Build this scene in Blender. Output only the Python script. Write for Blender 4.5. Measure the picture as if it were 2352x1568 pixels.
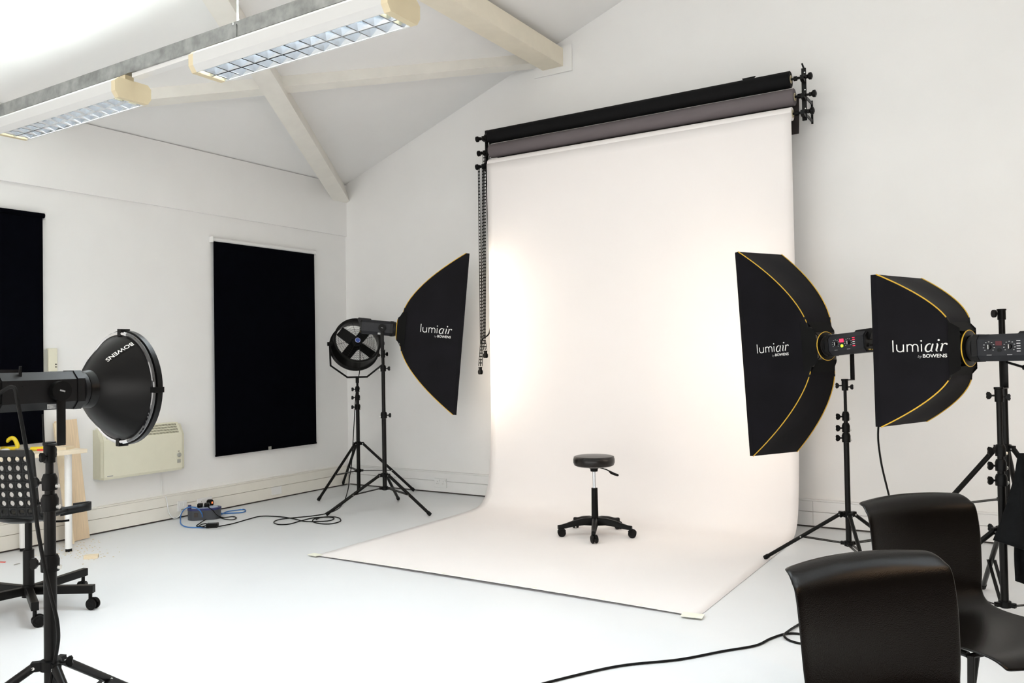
import bpy, bmesh, math, random
from mathutils import Vector, Matrix, Euler
random.seed(7)
PI = math.pi
for o in list(bpy.data.objects):
    bpy.data.objects.remove(o, do_unlink=True)
scn = bpy.context.scene
COL = scn.collection

# ------------------------------------------------------------------ camera
# world: room corner at the origin, +X along the back wall, +Y along the left
# wall towards the corner, room at x > 0, y < 0.  Solved from vanishing points.
W_, H_ = 2352.0, 1568.0
CX, CY = W_ / 2, H_ / 2
FPX = 1888.6
ax_y = Vector((2375 - CX, 800 - CY, FPX)).normalized()
ax_x = -Vector((-1800 - CX, 872 - CY, FPX)).normalized()
ax_z = ax_x.cross(ax_y).normalized()
ROT = Matrix((ax_x, ax_y, ax_z))            # camera (right, down, forward) -> world
CAM = Vector((6.306, -6.586, 1.336))

def ray(px, py):
    return ROT @ Vector((px - CX, py - CY, FPX))
def at(px, py, d):                            # pixel at a known depth
    return CAM + ROT @ (Vector((px - CX, py - CY, FPX)) * (d / FPX))
def onz(px, py, z=0.0):                       # pixel on a level plane
    d = ray(px, py); return CAM + d * ((z - CAM.z) / d.z)
def onx(px, py, x=0.0):
    d = ray(px, py); return CAM + d * ((x - CAM.x) / d.x)
def ony(px, py, y=0.0):
    d = ray(px, py); return CAM + d * ((y - CAM.y) / d.y)

cam = bpy.data.cameras.new('camera')
cam.sensor_width = 36.0
cam.lens = FPX / W_ * 36.0
cam.clip_start = 0.05
cam.clip_end = 200
co = bpy.data.objects.new('camera', cam)
COL.objects.link(co)
r_ = ROT @ Vector((1, 0, 0)); u_ = ROT @ Vector((0, -1, 0)); b_ = ROT @ Vector((0, 0, -1))
m4 = Matrix((r_, u_, b_)).transposed().to_4x4()
m4.translation = CAM
co.matrix_world = m4
scn.camera = co

# ------------------------------------------------------------------ world, exposure
WORLD_STRENGTH = 1.6
TUBE_W = 13.0           # each fluorescent fitting
UP_W = 12.5             # added uplight hidden in the channel over each fitting
SOFT_L = 1.65            # lit softbox diffusers
scn.view_settings.view_transform = 'Standard'
scn.view_settings.look = 'None'
scn.view_settings.gamma = 1.0
scn.view_settings.exposure = 1.13
scn.view_settings.use_curve_mapping = False
scn.cycles.max_bounces = 6
scn.cycles.glossy_bounces = 3
wd = bpy.data.worlds.new('world'); scn.world = wd
wd.use_nodes = True
bg = wd.node_tree.nodes['Background']
bg.inputs[0].default_value = (1.0, 0.975, 0.94, 1)
bg.inputs[1].default_value = WORLD_STRENGTH

# ------------------------------------------------------------------ materials
MATS = {}
def mat(name, rgb, rough=0.5, metal=0.0, spec=0.5, var=0.06, scale=14.0, bump=0.0, bscale=60.0,
        emit=None, estr=0.0, coat=0.0, stretch=None):
    if name in MATS: return MATS[name]
    m = bpy.data.materials.new(name); m.use_nodes = True
    nt = m.node_tree; bs = nt.nodes['Principled BSDF']
    bs.inputs['Roughness'].default_value = rough
    bs.inputs['Metallic'].default_value = metal
    bs.inputs['Specular IOR Level'].default_value = spec
    bs.inputs['Coat Weight'].default_value = coat
    tc = nt.nodes.new('ShaderNodeTexCoord')
    src = tc.outputs['Object']
    if stretch:
        mp = nt.nodes.new('ShaderNodeMapping'); mp.inputs['Scale'].default_value = stretch
        nt.links.new(src, mp.inputs['Vector']); src = mp.outputs['Vector']
    nz = nt.nodes.new('ShaderNodeTexNoise')
    nz.inputs['Scale'].default_value = scale; nz.inputs['Detail'].default_value = 4
    nt.links.new(src, nz.inputs['Vector'])
    rp = nt.nodes.new('ShaderNodeValToRGB')
    lo = [max(0, c * (1 - var)) for c in rgb]; hi = [min(1, c * (1 + var)) for c in rgb]
    rp.color_ramp.elements[0].position = 0.3; rp.color_ramp.elements[1].position = 0.7
    rp.color_ramp.elements[0].color = (*lo, 1); rp.color_ramp.elements[1].color = (*hi, 1)
    nt.links.new(nz.outputs['Fac'], rp.inputs['Fac'])
    nt.links.new(rp.outputs['Color'], bs.inputs['Base Color'])
    if bump:
        n2 = nt.nodes.new('ShaderNodeTexNoise'); n2.inputs['Scale'].default_value = bscale
        n2.inputs['Detail'].default_value = 3
        nt.links.new(src, n2.inputs['Vector'])
        bp = nt.nodes.new('ShaderNodeBump'); bp.inputs['Strength'].default_value = bump
        bp.inputs['Distance'].default_value = 0.004
        nt.links.new(n2.outputs['Fac'], bp.inputs['Height'])
        nt.links.new(bp.outputs['Normal'], bs.inputs['Normal'])
    if emit:
        bs.inputs['Emission Color'].default_value = (*emit, 1)
        bs.inputs['Emission Strength'].default_value = estr
    MATS[name] = m
    return m

M_WALL = mat('wall_paint', (0.87, 0.867, 0.858), 0.75, spec=0.25, var=0.012, scale=3, bump=0.05, bscale=90)
M_WALLB = mat('back_wall_paint', (0.87, 0.864, 0.852), 0.75, spec=0.25, var=0.012, scale=2.5, bump=0.05, bscale=90)
M_CEIL = mat('ceiling_paint', (0.88, 0.878, 0.872), 0.8, spec=0.2, var=0.01, scale=3, bump=0.04, bscale=70)
M_BEAM = mat('beam_paint', (0.865, 0.845, 0.79), 0.6, spec=0.3, var=0.03, scale=6, bump=0.08, bscale=40)
M_PURL = mat('purlin_paint', (0.85, 0.785, 0.65), 0.6, spec=0.3, var=0.03, scale=6, bump=0.08, bscale=40)
M_FLOOR = mat('floor_vinyl', (0.74, 0.75, 0.762), 0.42, spec=0.3, var=0.012, scale=2.0, bump=0.03, bscale=25)
M_TRUNK = mat('cream_trunking', (0.83, 0.805, 0.735), 0.45, var=0.02, scale=8)
M_TRUNKB = mat('white_trunking', (0.84, 0.835, 0.825), 0.45, var=0.02, scale=8)
M_DARK = mat('dark_parts_gap_shadow', (0.06, 0.05, 0.045), 0.8)  # small dark parts, and the painted shadow strip below the trunking
M_PAPER = mat('white_paper', (0.885, 0.845, 0.832), 0.85, spec=0.15, var=0.008, scale=2)
M_PAPERG = mat('grey_paper', (0.145, 0.125, 0.13), 0.8, spec=0.2, var=0.03, scale=4)
M_PAPERD = mat('brown_black_paper', (0.03, 0.024, 0.024), 0.75, spec=0.25, var=0.05)
M_PAPERB = mat('black_paper', (0.005, 0.005, 0.0055), 0.7, spec=0.12, var=0.1)
M_CORE = mat('cardboard_core', (0.62, 0.55, 0.36), 0.8)
M_BLACK = mat('black_plastic', (0.004, 0.004, 0.004), 0.42, spec=0.13, var=0.15, scale=40)
M_BLKMET = mat('black_metal', (0.005, 0.0047, 0.0044), 0.36, spec=0.16, var=0.15, scale=30)
M_SATIN = mat('satin_black_dish', (0.004, 0.004, 0.004), 0.34, spec=0.2, var=0.1, scale=20)
M_FABRIC = mat('softbox_fabric', (0.005, 0.0046, 0.0065), 0.6, spec=0.10, var=0.25, scale=5, bump=0.35, bscale=9)
M_FLAP = mat('softbox_flap_fabric', (0.004, 0.004, 0.004), 0.7, spec=0.12, var=0.2, scale=9, bump=0.2, bscale=20)
M_YEL = mat('yellow_piping', (0.72, 0.43, 0.03), 0.55, var=0.05)
M_CHROME = mat('chrome', (0.82, 0.82, 0.84), 0.12, metal=1.0, var=0.02)
M_GLOSS = mat('gloss_black_lip', (0.01, 0.01, 0.012), 0.06, spec=0.9, coat=1.0)
M_STEEL = mat('galvanised_steel', (0.36, 0.37, 0.36), 0.42, metal=0.85, var=0.28, scale=16, bump=0.1)
M_SCREW = mat('bright_screw', (0.75, 0.75, 0.72), 0.3, metal=0.9)
M_STROBE = mat('strobe_grey', (0.016, 0.017, 0.021), 0.45, spec=0.28, var=0.12, scale=20)
M_STROBEB = mat('strobe_black', (0.005, 0.005, 0.0055), 0.4, spec=0.25, var=0.12, scale=20)
M_PRINT = mat('white_print', (0.80, 0.80, 0.78), 0.6, var=0.02)
M_PRINTG = mat('grey_print', (0.30, 0.30, 0.30), 0.6, var=0.02)
M_LABEL = mat('pale_sticker', (0.42, 0.43, 0.43), 0.5, var=0.35, scale=90)
M_BLIND = mat('blackout_fabric', (0.0012, 0.0014, 0.003), 0.9, spec=0.03, var=0.2)
M_WHITEP = mat('white_plastic', (0.82, 0.82, 0.81), 0.35, var=0.01)
M_CREAM = mat('cream_enamel', (0.74, 0.72, 0.58), 0.4, var=0.015)
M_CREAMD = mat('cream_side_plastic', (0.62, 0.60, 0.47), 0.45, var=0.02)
M_SLOT = mat('grille_slot', (0.16, 0.15, 0.10), 0.7)
M_GREYP = mat('grey_plastic', (0.36, 0.36, 0.32), 0.5)
M_ENDCAP = mat('beige_end_cap', (0.72, 0.62, 0.42), 0.5, var=0.02)
M_HOUS = mat('fitting_enamel', (0.66, 0.665, 0.66), 0.4, var=0.01)
M_LOUV = mat('louvre_aluminium', (0.66, 0.70, 0.74), 0.16, metal=1.0, var=0.03)
M_TUBE = mat('lit_tube', (0.9, 0.95, 1.0), 0.4, emit=(0.86, 0.95, 1.0), estr=4.0)
M_WOOD = mat('pale_wood', (0.72, 0.56, 0.38), 0.6, var=0.10, scale=5, stretch=(3, 30, 1.2), bump=0.05)
M_WOODL = mat('light_offcut', (0.78, 0.66, 0.47), 0.6, var=0.08, scale=8)
M_DESK = mat('birch_desktop', (0.80, 0.70, 0.54), 0.45, var=0.05, scale=5, stretch=(20, 2, 4))
M_TYEL = mat('tool_yellow', (0.80, 0.60, 0.02), 0.4)
M_TRED = mat('tool_red', (0.70, 0.05, 0.03), 0.4)
M_VINYL = mat('black_vinyl', (0.008, 0.006, 0.0055), 0.3, spec=0.35, var=0.1, bump=0.05)
M_CHAIR = mat('brown_black_plastic', (0.0022, 0.0016, 0.0012), 0.25, spec=0.19, var=0.15, scale=50, bump=0.16, bscale=420)
M_MESHCH = mat('perforated_black_plastic', (0.005, 0.0055, 0.006), 0.42, spec=0.25)
M_CABLE = mat('black_cable', (0.005, 0.005, 0.005), 0.5, spec=0.15)
M_BLUE = mat('blue_cable', (0.03, 0.17, 0.48), 0.5)
M_REELB = mat('reel_blue', (0.02, 0.025, 0.13), 0.45)
M_REELG = mat('reel_grey', (0.05, 0.055, 0.065), 0.5)
M_REDL = mat('red_display', (0.5, 0.01, 0.02), 0.4, emit=(1, 0.02, 0.06), estr=1.3)
M_REDOFF = mat('dull_red_display', (0.09, 0.006, 0.012), 0.3)
M_GRNL = mat('green_button', (0.3, 0.7, 0.02), 0.4, emit=(0.45, 1, 0.02), estr=1.0)
M_NEON = mat('neon_orange', (0.8, 0.15, 0.05), 0.4, emit=(1, 0.2, 0.05), estr=0.6)
M_BADGE = mat('blue_badge', (0.04, 0.09, 0.36), 0.4)
M_TAPE = mat('pale_yellow_tape', (0.86, 0.86, 0.74), 0.6)
M_CLOTH = mat('black_cloth', (0.005, 0.0055, 0.006), 0.85, spec=0.08, var=0.2, scale=30, bump=0.3, bscale=120)
M_DIFF = mat('lit_diffuser', (0.9, 0.88, 0.85), 0.8, emit=(1.0, 0.87, 0.72), estr=SOFT_L)
M_DIFFOFF = mat('unlit_diffuser', (0.85, 0.84, 0.82), 0.8)
M_GOLD = mat('gold_contact', (0.7, 0.5, 0.12), 0.35, metal=0.8)
M_DUST = mat('sawdust', (0.72, 0.60, 0.40), 0.9)

# ------------------------------------------------------------------ mesh helpers
def frame(d):
    d = d.normalized()
    a = Vector((0, 0, 1)) if abs(d.z) < 0.9 else Vector((1, 0, 0))
    u = d.cross(a).normalized(); v = d.cross(u).normalized()
    return u, v

class MB:
    def __init__(s): s.v = []; s.f = []
    def add(s, vs, fs, xf=None):
        n = len(s.v)
        for p in vs:
            p = Vector(p); s.v.append(xf @ p if xf else p)
        s.f += [tuple(i + n for i in f) for f in fs]
        return s
    def box(s, lo, hi, xf=None, bev=0.0):
        x0, y0, z0 = lo; x1, y1, z1 = hi
        if bev <= 0:
            vs = [(x0,y0,z0),(x1,y0,z0),(x1,y1,z0),(x0,y1,z0),(x0,y0,z1),(x1,y0,z1),(x1,y1,z1),(x0,y1,z1)]
            return s.add(vs, [(0,3,2,1),(4,5,6,7),(0,1,5,4),(1,2,6,5),(2,3,7,6),(3,0,4,7)], xf)
        bm = bmesh.new(); bmesh.ops.create_cube(bm, size=1)
        for v in bm.verts:
            v.co = Vector(((x0+x1)/2 + v.co.x*(x1-x0), (y0+y1)/2 + v.co.y*(y1-y0), (z0+z1)/2 + v.co.z*(z1-z0)))
        bmesh.ops.bevel(bm, geom=list(bm.edges), offset=bev, segments=2, affect='EDGES', profile=0.5)
        bm.verts.index_update()
        s.add([v.co for v in bm.verts], [tuple(v.index for v in f.verts) for f in bm.faces], xf)
        bm.free(); return s
    def cyl(s, p0, p1, r0, r1=None, n=16, caps=True, xf=None):
        r1 = r0 if r1 is None else r1
        p0 = Vector(p0); p1 = Vector(p1); u, v = frame(p1 - p0)
        vs = []
        for p, r in ((p0, r0), (p1, r1)):
            for i in range(n):
                a = 2*PI*i/n; vs.append(p + u*(r*math.cos(a)) + v*(r*math.sin(a)))
        fs = [(i, (i+1) % n, n + (i+1) % n, n + i) for i in range(n)]
        if caps: fs += [tuple(range(n-1, -1, -1)), tuple(range(n, 2*n))]
        return s.add(vs, fs, xf)
    def tube(s, pts, r, n=8, closed=False, xf=None, flat=None):
        # sweep a circle (or flat=(w,h) rectangle) along points
        P = [Vector(p) for p in pts]; N = len(P); vs = []; up = None
        for i in range(N):
            if closed: t = P[(i+1) % N] - P[i-1]
            else: t = P[min(i+1, N-1)] - P[max(i-1, 0)]
            t.normalize()
            if up is None: u, v = frame(t)
            else:
                u = (up - t*up.dot(t))
                u = u.normalized() if u.length > 1e-6 else frame(t)[0]
                v = t.cross(u).normalized()
            up = u
            rr = r[i] if isinstance(r, (list, tuple)) else r
            if flat:
                w, h = flat
                for a, b in ((-1,-1),(1,-1),(1,1),(-1,1)): vs.append(P[i] + u*(a*w/2) + v*(b*h/2))
            else:
                for k in range(n):
                    a = 2*PI*k/n; vs.append(P[i] + u*(rr*math.cos(a)) + v*(rr*math.sin(a)))
        if flat: n = 4
        fs = []
        for i in range(N if closed else N-1):
            j = (i+1) % N
            for k in range(n): fs.append((i*n+k, i*n+(k+1) % n, j*n+(k+1) % n, j*n+k))
        if not closed: fs += [tuple(range(n-1,-1,-1)), tuple((N-1)*n+k for k in range(n))]
        return s.add(vs, fs, xf)
    def lathe(s, prof, n=32, axis='z', xf=None, closed=False):
        vs = []
        for r, h in prof:
            for i in range(n):
                a = 2*PI*i/n; c, q = r*math.cos(a), r*math.sin(a)
                vs.append((c, q, h) if axis == 'z' else (h, c, q))
        fs = []; m = len(prof)
        for j in range(m if closed else m-1):
            k = (j+1) % m
            for i in range(n): fs.append((j*n+i, j*n+(i+1) % n, k*n+(i+1) % n, k*n+i))
        if not closed:
            if prof[0][0] > 1e-6: fs.append(tuple(range(n-1,-1,-1)))
            if prof[-1][0] > 1e-6: fs.append(tuple((m-1)*n+i for i in range(n)))
        return s.add(vs, fs, xf)
    def prism(s, pts, lo, hi, axis='y', xf=None):
        # extrude a 2D outline; axis y: pts are (x,z); x: (y,z); z: (x,y)
        n = len(pts); vs = []
        for h in (lo, hi):
            for a, b in pts:
                vs.append({'y': (a, h, b), 'x': (h, a, b), 'z': (a, b, h)}[axis])
        fs = [(i, (i+1) % n, n+(i+1) % n, n+i) for i in range(n)] + [tuple(range(n-1,-1,-1)), tuple(range(n, 2*n))]
        return s.add(vs, fs, xf)
    def grid(s, nu, nv, fn, xf=None):
        vs = [fn(i/(nu-1), j/(nv-1)) for j in range(nv) for i in range(nu)]
        fs = [(j*nu+i, j*nu+i+1, (j+1)*nu+i+1, (j+1)*nu+i) for j in range(nv-1) for i in range(nu-1)]
        return s.add(vs, fs, xf)
    def mesh(s, name, m, smooth=35):
        me = bpy.data.meshes.new(name)
        me.from_pydata([tuple(p) for p in s.v], [], s.f)
        bm = bmesh.new(); bm.from_mesh(me)
        bmesh.ops.recalc_face_normals(bm, faces=bm.faces); bm.to_mesh(me); bm.free()
        if smooth:
            me.shade_smooth(); me.set_sharp_from_angle(angle=math.radians(smooth))
        me.materials.append(m)
        return me
    def build(s, name, m, parent=None, smooth=35):
        o = bpy.data.objects.new(name, s.mesh(name, m, smooth))
        COL.objects.link(o)
        if parent: o.parent = parent
        return o

def tag(o, label, cat, group=None):
    o['label'] = label; o['category'] = cat
    if group: o['group'] = group
    return o
def thing(name, label, cat, loc=(0,0,0), rot=(0,0,0), group=None):
    o = bpy.data.objects.new(name, None); COL.objects.link(o)
    o.empty_display_size = 0.1
    o.location = loc; o.rotation_euler = rot
    return tag(o, label, cat, group)
def struct(name, mb, m, smooth=0):
    o = mb.build(name, m, None, smooth); o['kind'] = 'structure'; return o
def copy_tree(root, **kw):
    r = root.copy(); COL.objects.link(r)
    def rec(src, dst):
        for ch in src.children:
            c = ch.copy(); COL.objects.link(c); c.parent = dst; rec(ch, c)
    rec(root, r)
    for k, v in kw.items(): r[k] = v
    return r
def T(x, y, z): return Matrix.Translation((x, y, z))
def RX(a): return Matrix.Rotation(a, 4, 'X')
def RY(a): return Matrix.Rotation(a, 4, 'Y')
def RZ(a): return Matrix.Rotation(a, 4, 'Z')
def spline(pts, k=8, closed=False):
    P = [Vector(p) for p in pts]; N = len(P); out = []
    for i in range(N if closed else N-1):
        if closed: p0, p1, p2, p3 = P[i-1], P[i], P[(i+1) % N], P[(i+2) % N]
        else: p0, p1, p2, p3 = P[max(i-1,0)], P[i], P[i+1], P[min(i+2,N-1)]
        for j in range(k):
            t = j/k
            out.append(0.5*((2*p1)+(p2-p0)*t+(2*p0-5*p1+4*p2-p3)*t*t+(3*p1-p0-3*p2+p3)*t**3))
    if not closed: out.append(P[-1].copy())
    return out
def text2d(body, size=1.0, shear=0.0, offset=0.0, spacing=1.0):
    cu = bpy.data.curves.new('t', 'FONT'); cu.body = body; cu.size = size; cu.shear = shear
    cu.offset = offset; cu.space_character = spacing; cu.resolution_u = 3
    o = bpy.data.objects.new('t', cu); COL.objects.link(o)
    dg = bpy.context.evaluated_depsgraph_get(); dg.update()
    me = o.evaluated_get(dg).to_mesh()
    bm = bmesh.new(); bm.from_mesh(me)
    bmesh.ops.triangulate(bm, faces=bm.faces)
    bm.verts.index_update()
    vs = [(v.co.x, v.co.y) for v in bm.verts]; fs = [tuple(v.index for v in f.verts) for f in bm.faces]
    bm.free(); o.evaluated_get(dg).to_mesh_clear()
    bpy.data.objects.remove(o, do_unlink=True); bpy.data.curves.remove(cu)
    return vs, fs
def stroke(pts, w, out):
    # 2D stroke: polyline with width (number or list) -> quads appended to out (vs, fs)
    n = len(pts); vs, fs = out; b = len(vs)
    for i in range(n):
        x0, y0 = pts[max(i-1,0)]; x1, y1 = pts[min(i+1,n-1)]
        dx, dy = x1-x0, y1-y0; l = math.hypot(dx, dy) or 1; nx, ny = -dy/l, dx/l
        h = (w[i] if isinstance(w, (list,tuple)) else w)/2
        vs.append((pts[i][0]+nx*h, pts[i][1]+ny*h)); vs.append((pts[i][0]-nx*h, pts[i][1]-ny*h))
    for i in range(n-1): fs.append((b+2*i, b+2*i+1, b+2*i+3, b+2*i+2))
def arc(cx, cy, rx, ry, a0, a1, n=14):
    return [(cx+rx*math.cos(math.radians(a0+(a1-a0)*i/n)), cy+ry*math.sin(math.radians(a0+(a1-a0)*i/n))) for i in range(n+1)]
def disc2(cx, cy, r, out, n=12):
    vs, fs = out; b = len(vs)
    vs += [(cx+r*math.cos(2*PI*i/n), cy+r*math.sin(2*PI*i/n)) for i in range(n)]
    fs.append(tuple(range(b, b+n)))
def logo_word():
    # 'lumi' upright thin + 'air' italic, x-height 1
    o = ([], []); w = 0.13
    stroke([(0,0),(0,0.8),(0,1.6)], w, o)
    stroke([(0.42,1.0),(0.42,0.7)] + arc(0.80,0.42,0.38,0.40,180,360), w, o)
    stroke([(1.18,1.0),(1.18,0.5),(1.18,0)], w, o)
    stroke([(1.6,1.0),(1.6,0.5),(1.6,0)], w, o)
    for x in (1.6, 2.22):
        stroke(arc(x+0.31,0.62,0.31,0.36,180,0) + [(x+0.62,0.3),(x+0.62,0)], w, o)
    stroke([(3.25,0),(3.25,0.5),(3.25,1.0)], w, o); disc2(3.25,1.42,0.11,o)
    sl = lambda p: [(x+0.22*y, y) for x, y in p]
    th = lambda n, a=0.07, b=0.2: [a+(b-a)*math.sin(PI*i/(n-1)) for i in range(n)]
    b = sl(arc(3.98,0.48,0.36,0.52,60,330,20)); stroke(b, th(len(b)), o)
    stroke(sl([(4.36,1.0),(4.34,0.6),(4.32,0.25)] + arc(4.46,0.16,0.14,0.16,180,300,6)), [0.17]*3+[0.16,0.14,0.12,0.1,0.08,0.06,0.05], o)
    stroke(sl([(4.72,0.93),(4.86,1.0),(4.92,0.85),(4.9,0.25)] + arc(5.03,0.16,0.13,0.16,180,300,6)), [0.05,0.1,0.17,0.18]+[0.16,0.14,0.12,0.1,0.08,0.06,0.05], o)
    disc2(5.24,1.45,0.13,o)
    stroke(sl([(5.24,0.93),(5.38,1.0),(5.45,0.85),(5.43,0.4),(5.42,0.0)]), [0.05,0.1,0.17,0.18,0.18], o)
    stroke(sl([(5.45,0.62)] + arc(5.72,0.66,0.26,0.34,180,50,8)), [0.05]+[0.06+0.012*i for i in range(9)], o)
    disc2(6.08,0.9,0.12,o)
    return o
LOGO = logo_word()
BY2 = text2d('by', 0.52, shear=0.25)
BOW2 = text2d('BOWENS', 0.62, offset=0.012, spacing=1.0)

# ------------------------------------------------------------------ room shell
RW = 12.6            # room width; ridge in the middle
YB = -10.5           # the room goes on behind the camera
Z0, SL = 3.245, 0.36
RIDX = 6.3
def slope_z(x): return Z0 + SL*x
struct('floor', MB().box((-0.3, YB, -0.12), (RW+0.3, 0.3, 0.0)), M_FLOOR)
struct('wall_left', MB().box((-0.25, YB, -0.1), (0.0, 0.25, Z0+0.02)), M_WALL)
struct('wall_back', MB().prism([(-0.25,-0.1),(RW+0.25,-0.1),(RW+0.25,Z0+0.1),(RIDX,slope_z(RIDX)+0.1),(-0.25,Z0+0.02)], 0.0, 0.25), M_WALLB)
struct('wall_right', MB().box((RW, YB, -0.1), (RW+0.25, 0.25, Z0+0.02)), mat('darkened_unseen_wall', (0.05, 0.048, 0.046), 0.8, spec=0.1))  # unseen wall, coloured dark so the plastic chairs reflect black
struct('rear_light_baffle', MB().prism([(0.0,2.7),(RW,2.7),(RW,Z0-0.03),(RIDX,slope_z(RIDX)-0.01),(0.0,Z0-0.03)], YB, YB+0.2), M_WALL)  # unseen gable added to block world light above the rear opening
cm = MB()
cm.prism([(-0.05,Z0-0.018),(RIDX,slope_z(RIDX)),(RIDX,slope_z(RIDX)+0.12),(-0.05,Z0+0.12)], YB, 0.1)
cm.prism([(RW+0.05,Z0-0.018),(RW+0.05,Z0+0.12),(RIDX,slope_z(RIDX)+0.12),(RIDX,slope_z(RIDX))], YB, 0.1)
struct('ceiling', cm, M_CEIL)
# upper band of the left wall, slightly proud
struct('trim_1', MB().box((0.0, YB, 2.684), (0.022, 0.0, Z0-0.004)), M_WALL)
# skirting trunking
def skirting(name, along, length, m, side):
    root = bpy.data.objects.new(name, None); COL.objects.link(root); root['kind'] = 'structure'
    def bx(lo, hi, nm, mm):
        a0, d0, z0 = lo; a1, d1, z1 = hi
        if side == 'left': MB().box((d0, a0, z0), (d1, a1, z1)).build(nm, mm, root, 0)
        else: MB().box((a0, -d1, z0), (a1, -d0, z1)).build(nm, mm, root, 0)
    a0, a1 = along
    bx((a0, 0.0, 0.0), (a1, 0.03, 0.012), 'gap_shadow', M_DARK)  # dark strip painted in as the gap shadow under the trunking
    bx((a0, 0.0, 0.012), (a1, 0.03, 0.205), 'trunking_back', m)
    x = a0
    while x < a1 - 0.01:
        e = min(x + length, a1)
        bx((x + 0.001, 0.03, 0.014), (e - 0.001, 0.046, 0.118), 'trunking_lid', m)
        bx((x + 0.001, 0.03, 0.122), (e - 0.001, 0.046, 0.200), 'trunking_lid', m)
        x = e
    bx((a0, 0.0, 0.202), (a1, 0.048, 0.212), 'trunking_rim', m)
    return root
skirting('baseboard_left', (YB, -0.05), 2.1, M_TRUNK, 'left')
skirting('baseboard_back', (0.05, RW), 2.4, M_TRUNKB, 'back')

# roof timbers
def beam(name, p0, p1, w, h, label, group=None, clip=None, m=M_BEAM):
    # p0,p1 on the ceiling underside; the beam hangs h below it
    d = (p1-p0).normalized()
    nrm = Vector((-SL, 0, 1)).normalized()
    s = d.cross(nrm).normalized()
    vs = []
    for p in (p0, p1):
        for a, b in ((-1,0.0),(1,0.0),(1,-1),(-1,-1)):
            q = p + s*(a*w/2) + nrm*(b*h + 0.004)
            if clip and p is clip[0]:            # cut the end flush with a wall
                q = q + d*((clip[2] - q[clip[1]])/d[clip[1]])
            vs.append(q)
    o = MB().add(vs, [(0,1,2,3),(7,6,5,4),(0,4,5,1),(1,5,6,2),(2,6,7,3),(3,7,4,0)]).build(name, m, None, 0)
    o['label'] = label; o['category'] = 'beam'
    if group: o['group'] = group
    return o
def sp(x, y): return (x, y, slope_z(x) - 0.002)
tag(MB().box((2.53, -9.5, 3.985), (2.745, -0.02, 4.148)).build('purlin', M_PURL, None, 0),
    'cream painted purlin running out from the plate on the back wall', 'beam')
pa, pb = Vector(sp(0.02, -3.48)), Vector(sp(2.46, -0.03))
beam('roof_brace', pa, pb, 0.10, 0.10, 'pale diagonal roof brace meeting the purlin at the back wall', clip=(pb, 1, -0.003))
pa, pb = Vector(sp(2.45, -4.22)), Vector(sp(0.06, -0.24))
beam('roof_brace', pa, pb, 0.15, 0.195, 'pale diagonal roof brace coming down to the left wall in the corner', clip=(pb, 0, 0.024))
tag(MB().box((2.437, -0.022, 3.93), (2.833, 0.0, 4.17)).build('wall_plate', M_WALLB, None, 0),
    'square white wall plate under the end of the purlin', 'wall plate')

# ------------------------------------------------------------------ fluorescent fittings
def make_fitting(label):
    L, wd_, hh = 1.20, 0.165, 0.105
    root = thing('fluorescent_fitting', label, 'ceiling light', group='fluorescent fittings under the steel channel')
    sh = [(-0.085,0.0),(-0.105,0.03),(-0.105,0.085),(-0.085,hh),(0.085,hh),(0.105,0.085),(0.105,0.03),(0.085,0.0)]
    # housing as an open channel
    inn = [(0.078,0.002),(0.080,0.09),(-0.080,0.09),(-0.078,0.002)]
    prof = [(-0.085,0.0),(-0.105,0.03),(-0.105,0.085),(-0.085,hh),(0.085,hh),(0.105,0.085),(0.105,0.03),(0.085,0.0)] + inn
    MB().prism(prof, -L/2, L/2, axis='x').build('housing', M_HOUS, root, 0)
    for sx in (-1, 1):
        a, b = sorted((sx*L/2, sx*(L/2+0.035)))
        MB().prism(sh, a, b, axis='x').build('end_cap', M_ENDCAP, root, 0)
        MB().box((min(sx*0.55,sx*0.60), -0.025, hh), (max(sx*0.55,sx*0.60), 0.025, hh+0.036)).build('hanger_block', M_ENDCAP, root, 0)
    for k in range(13):
        x = -L/2 + 0.035 + k*(L-0.07)/12
        MB().prism([(x-0.004,0.003),(x+0.004,0.003),(x+0.013,0.045),(x-0.013,0.045)], -0.078, 0.078).build('louvre_blade', M_LOUV, root, 0)
    MB().prism([(-0.004,0.002),(0.004,0.002),(0.02,0.046),(-0.02,0.046)], -L/2, L/2, axis='x').build('centre_rib', M_LOUV, root, 0)
    for sy in (-1, 1):
        MB().prism([(sy*0.078,0.003),(sy*0.079,0.003),(sy*0.06,0.046),(sy*0.058,0.046)], -L/2, L/2, axis='x').build('side_reflector', M_LOUV, root, 0)
        MB().cyl((-L/2+0.01, sy*0.04, 0.068), (L/2-0.01, sy*0.04, 0.068), 0.013).build('tube', M_TUBE, root)
    return root
fit = make_fitting('louvred fluorescent fitting at the left end of the steel channel')
FY, FZ = -3.955, 2.75
fits = [fit]
fx = [(1.62, FY, FZ), (3.50, FY, FZ), (5.38, FY, FZ), (7.26, FY, FZ)]
flab = ['louvred fluorescent fitting whose beige end cap stands clear on the channel',
        'louvred fluorescent fitting on the channel crossing in front of the purlin',
        'louvred fluorescent fitting further along the steel channel over the chairs',
        'louvred fluorescent fitting at the far end of the steel channel']
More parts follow.
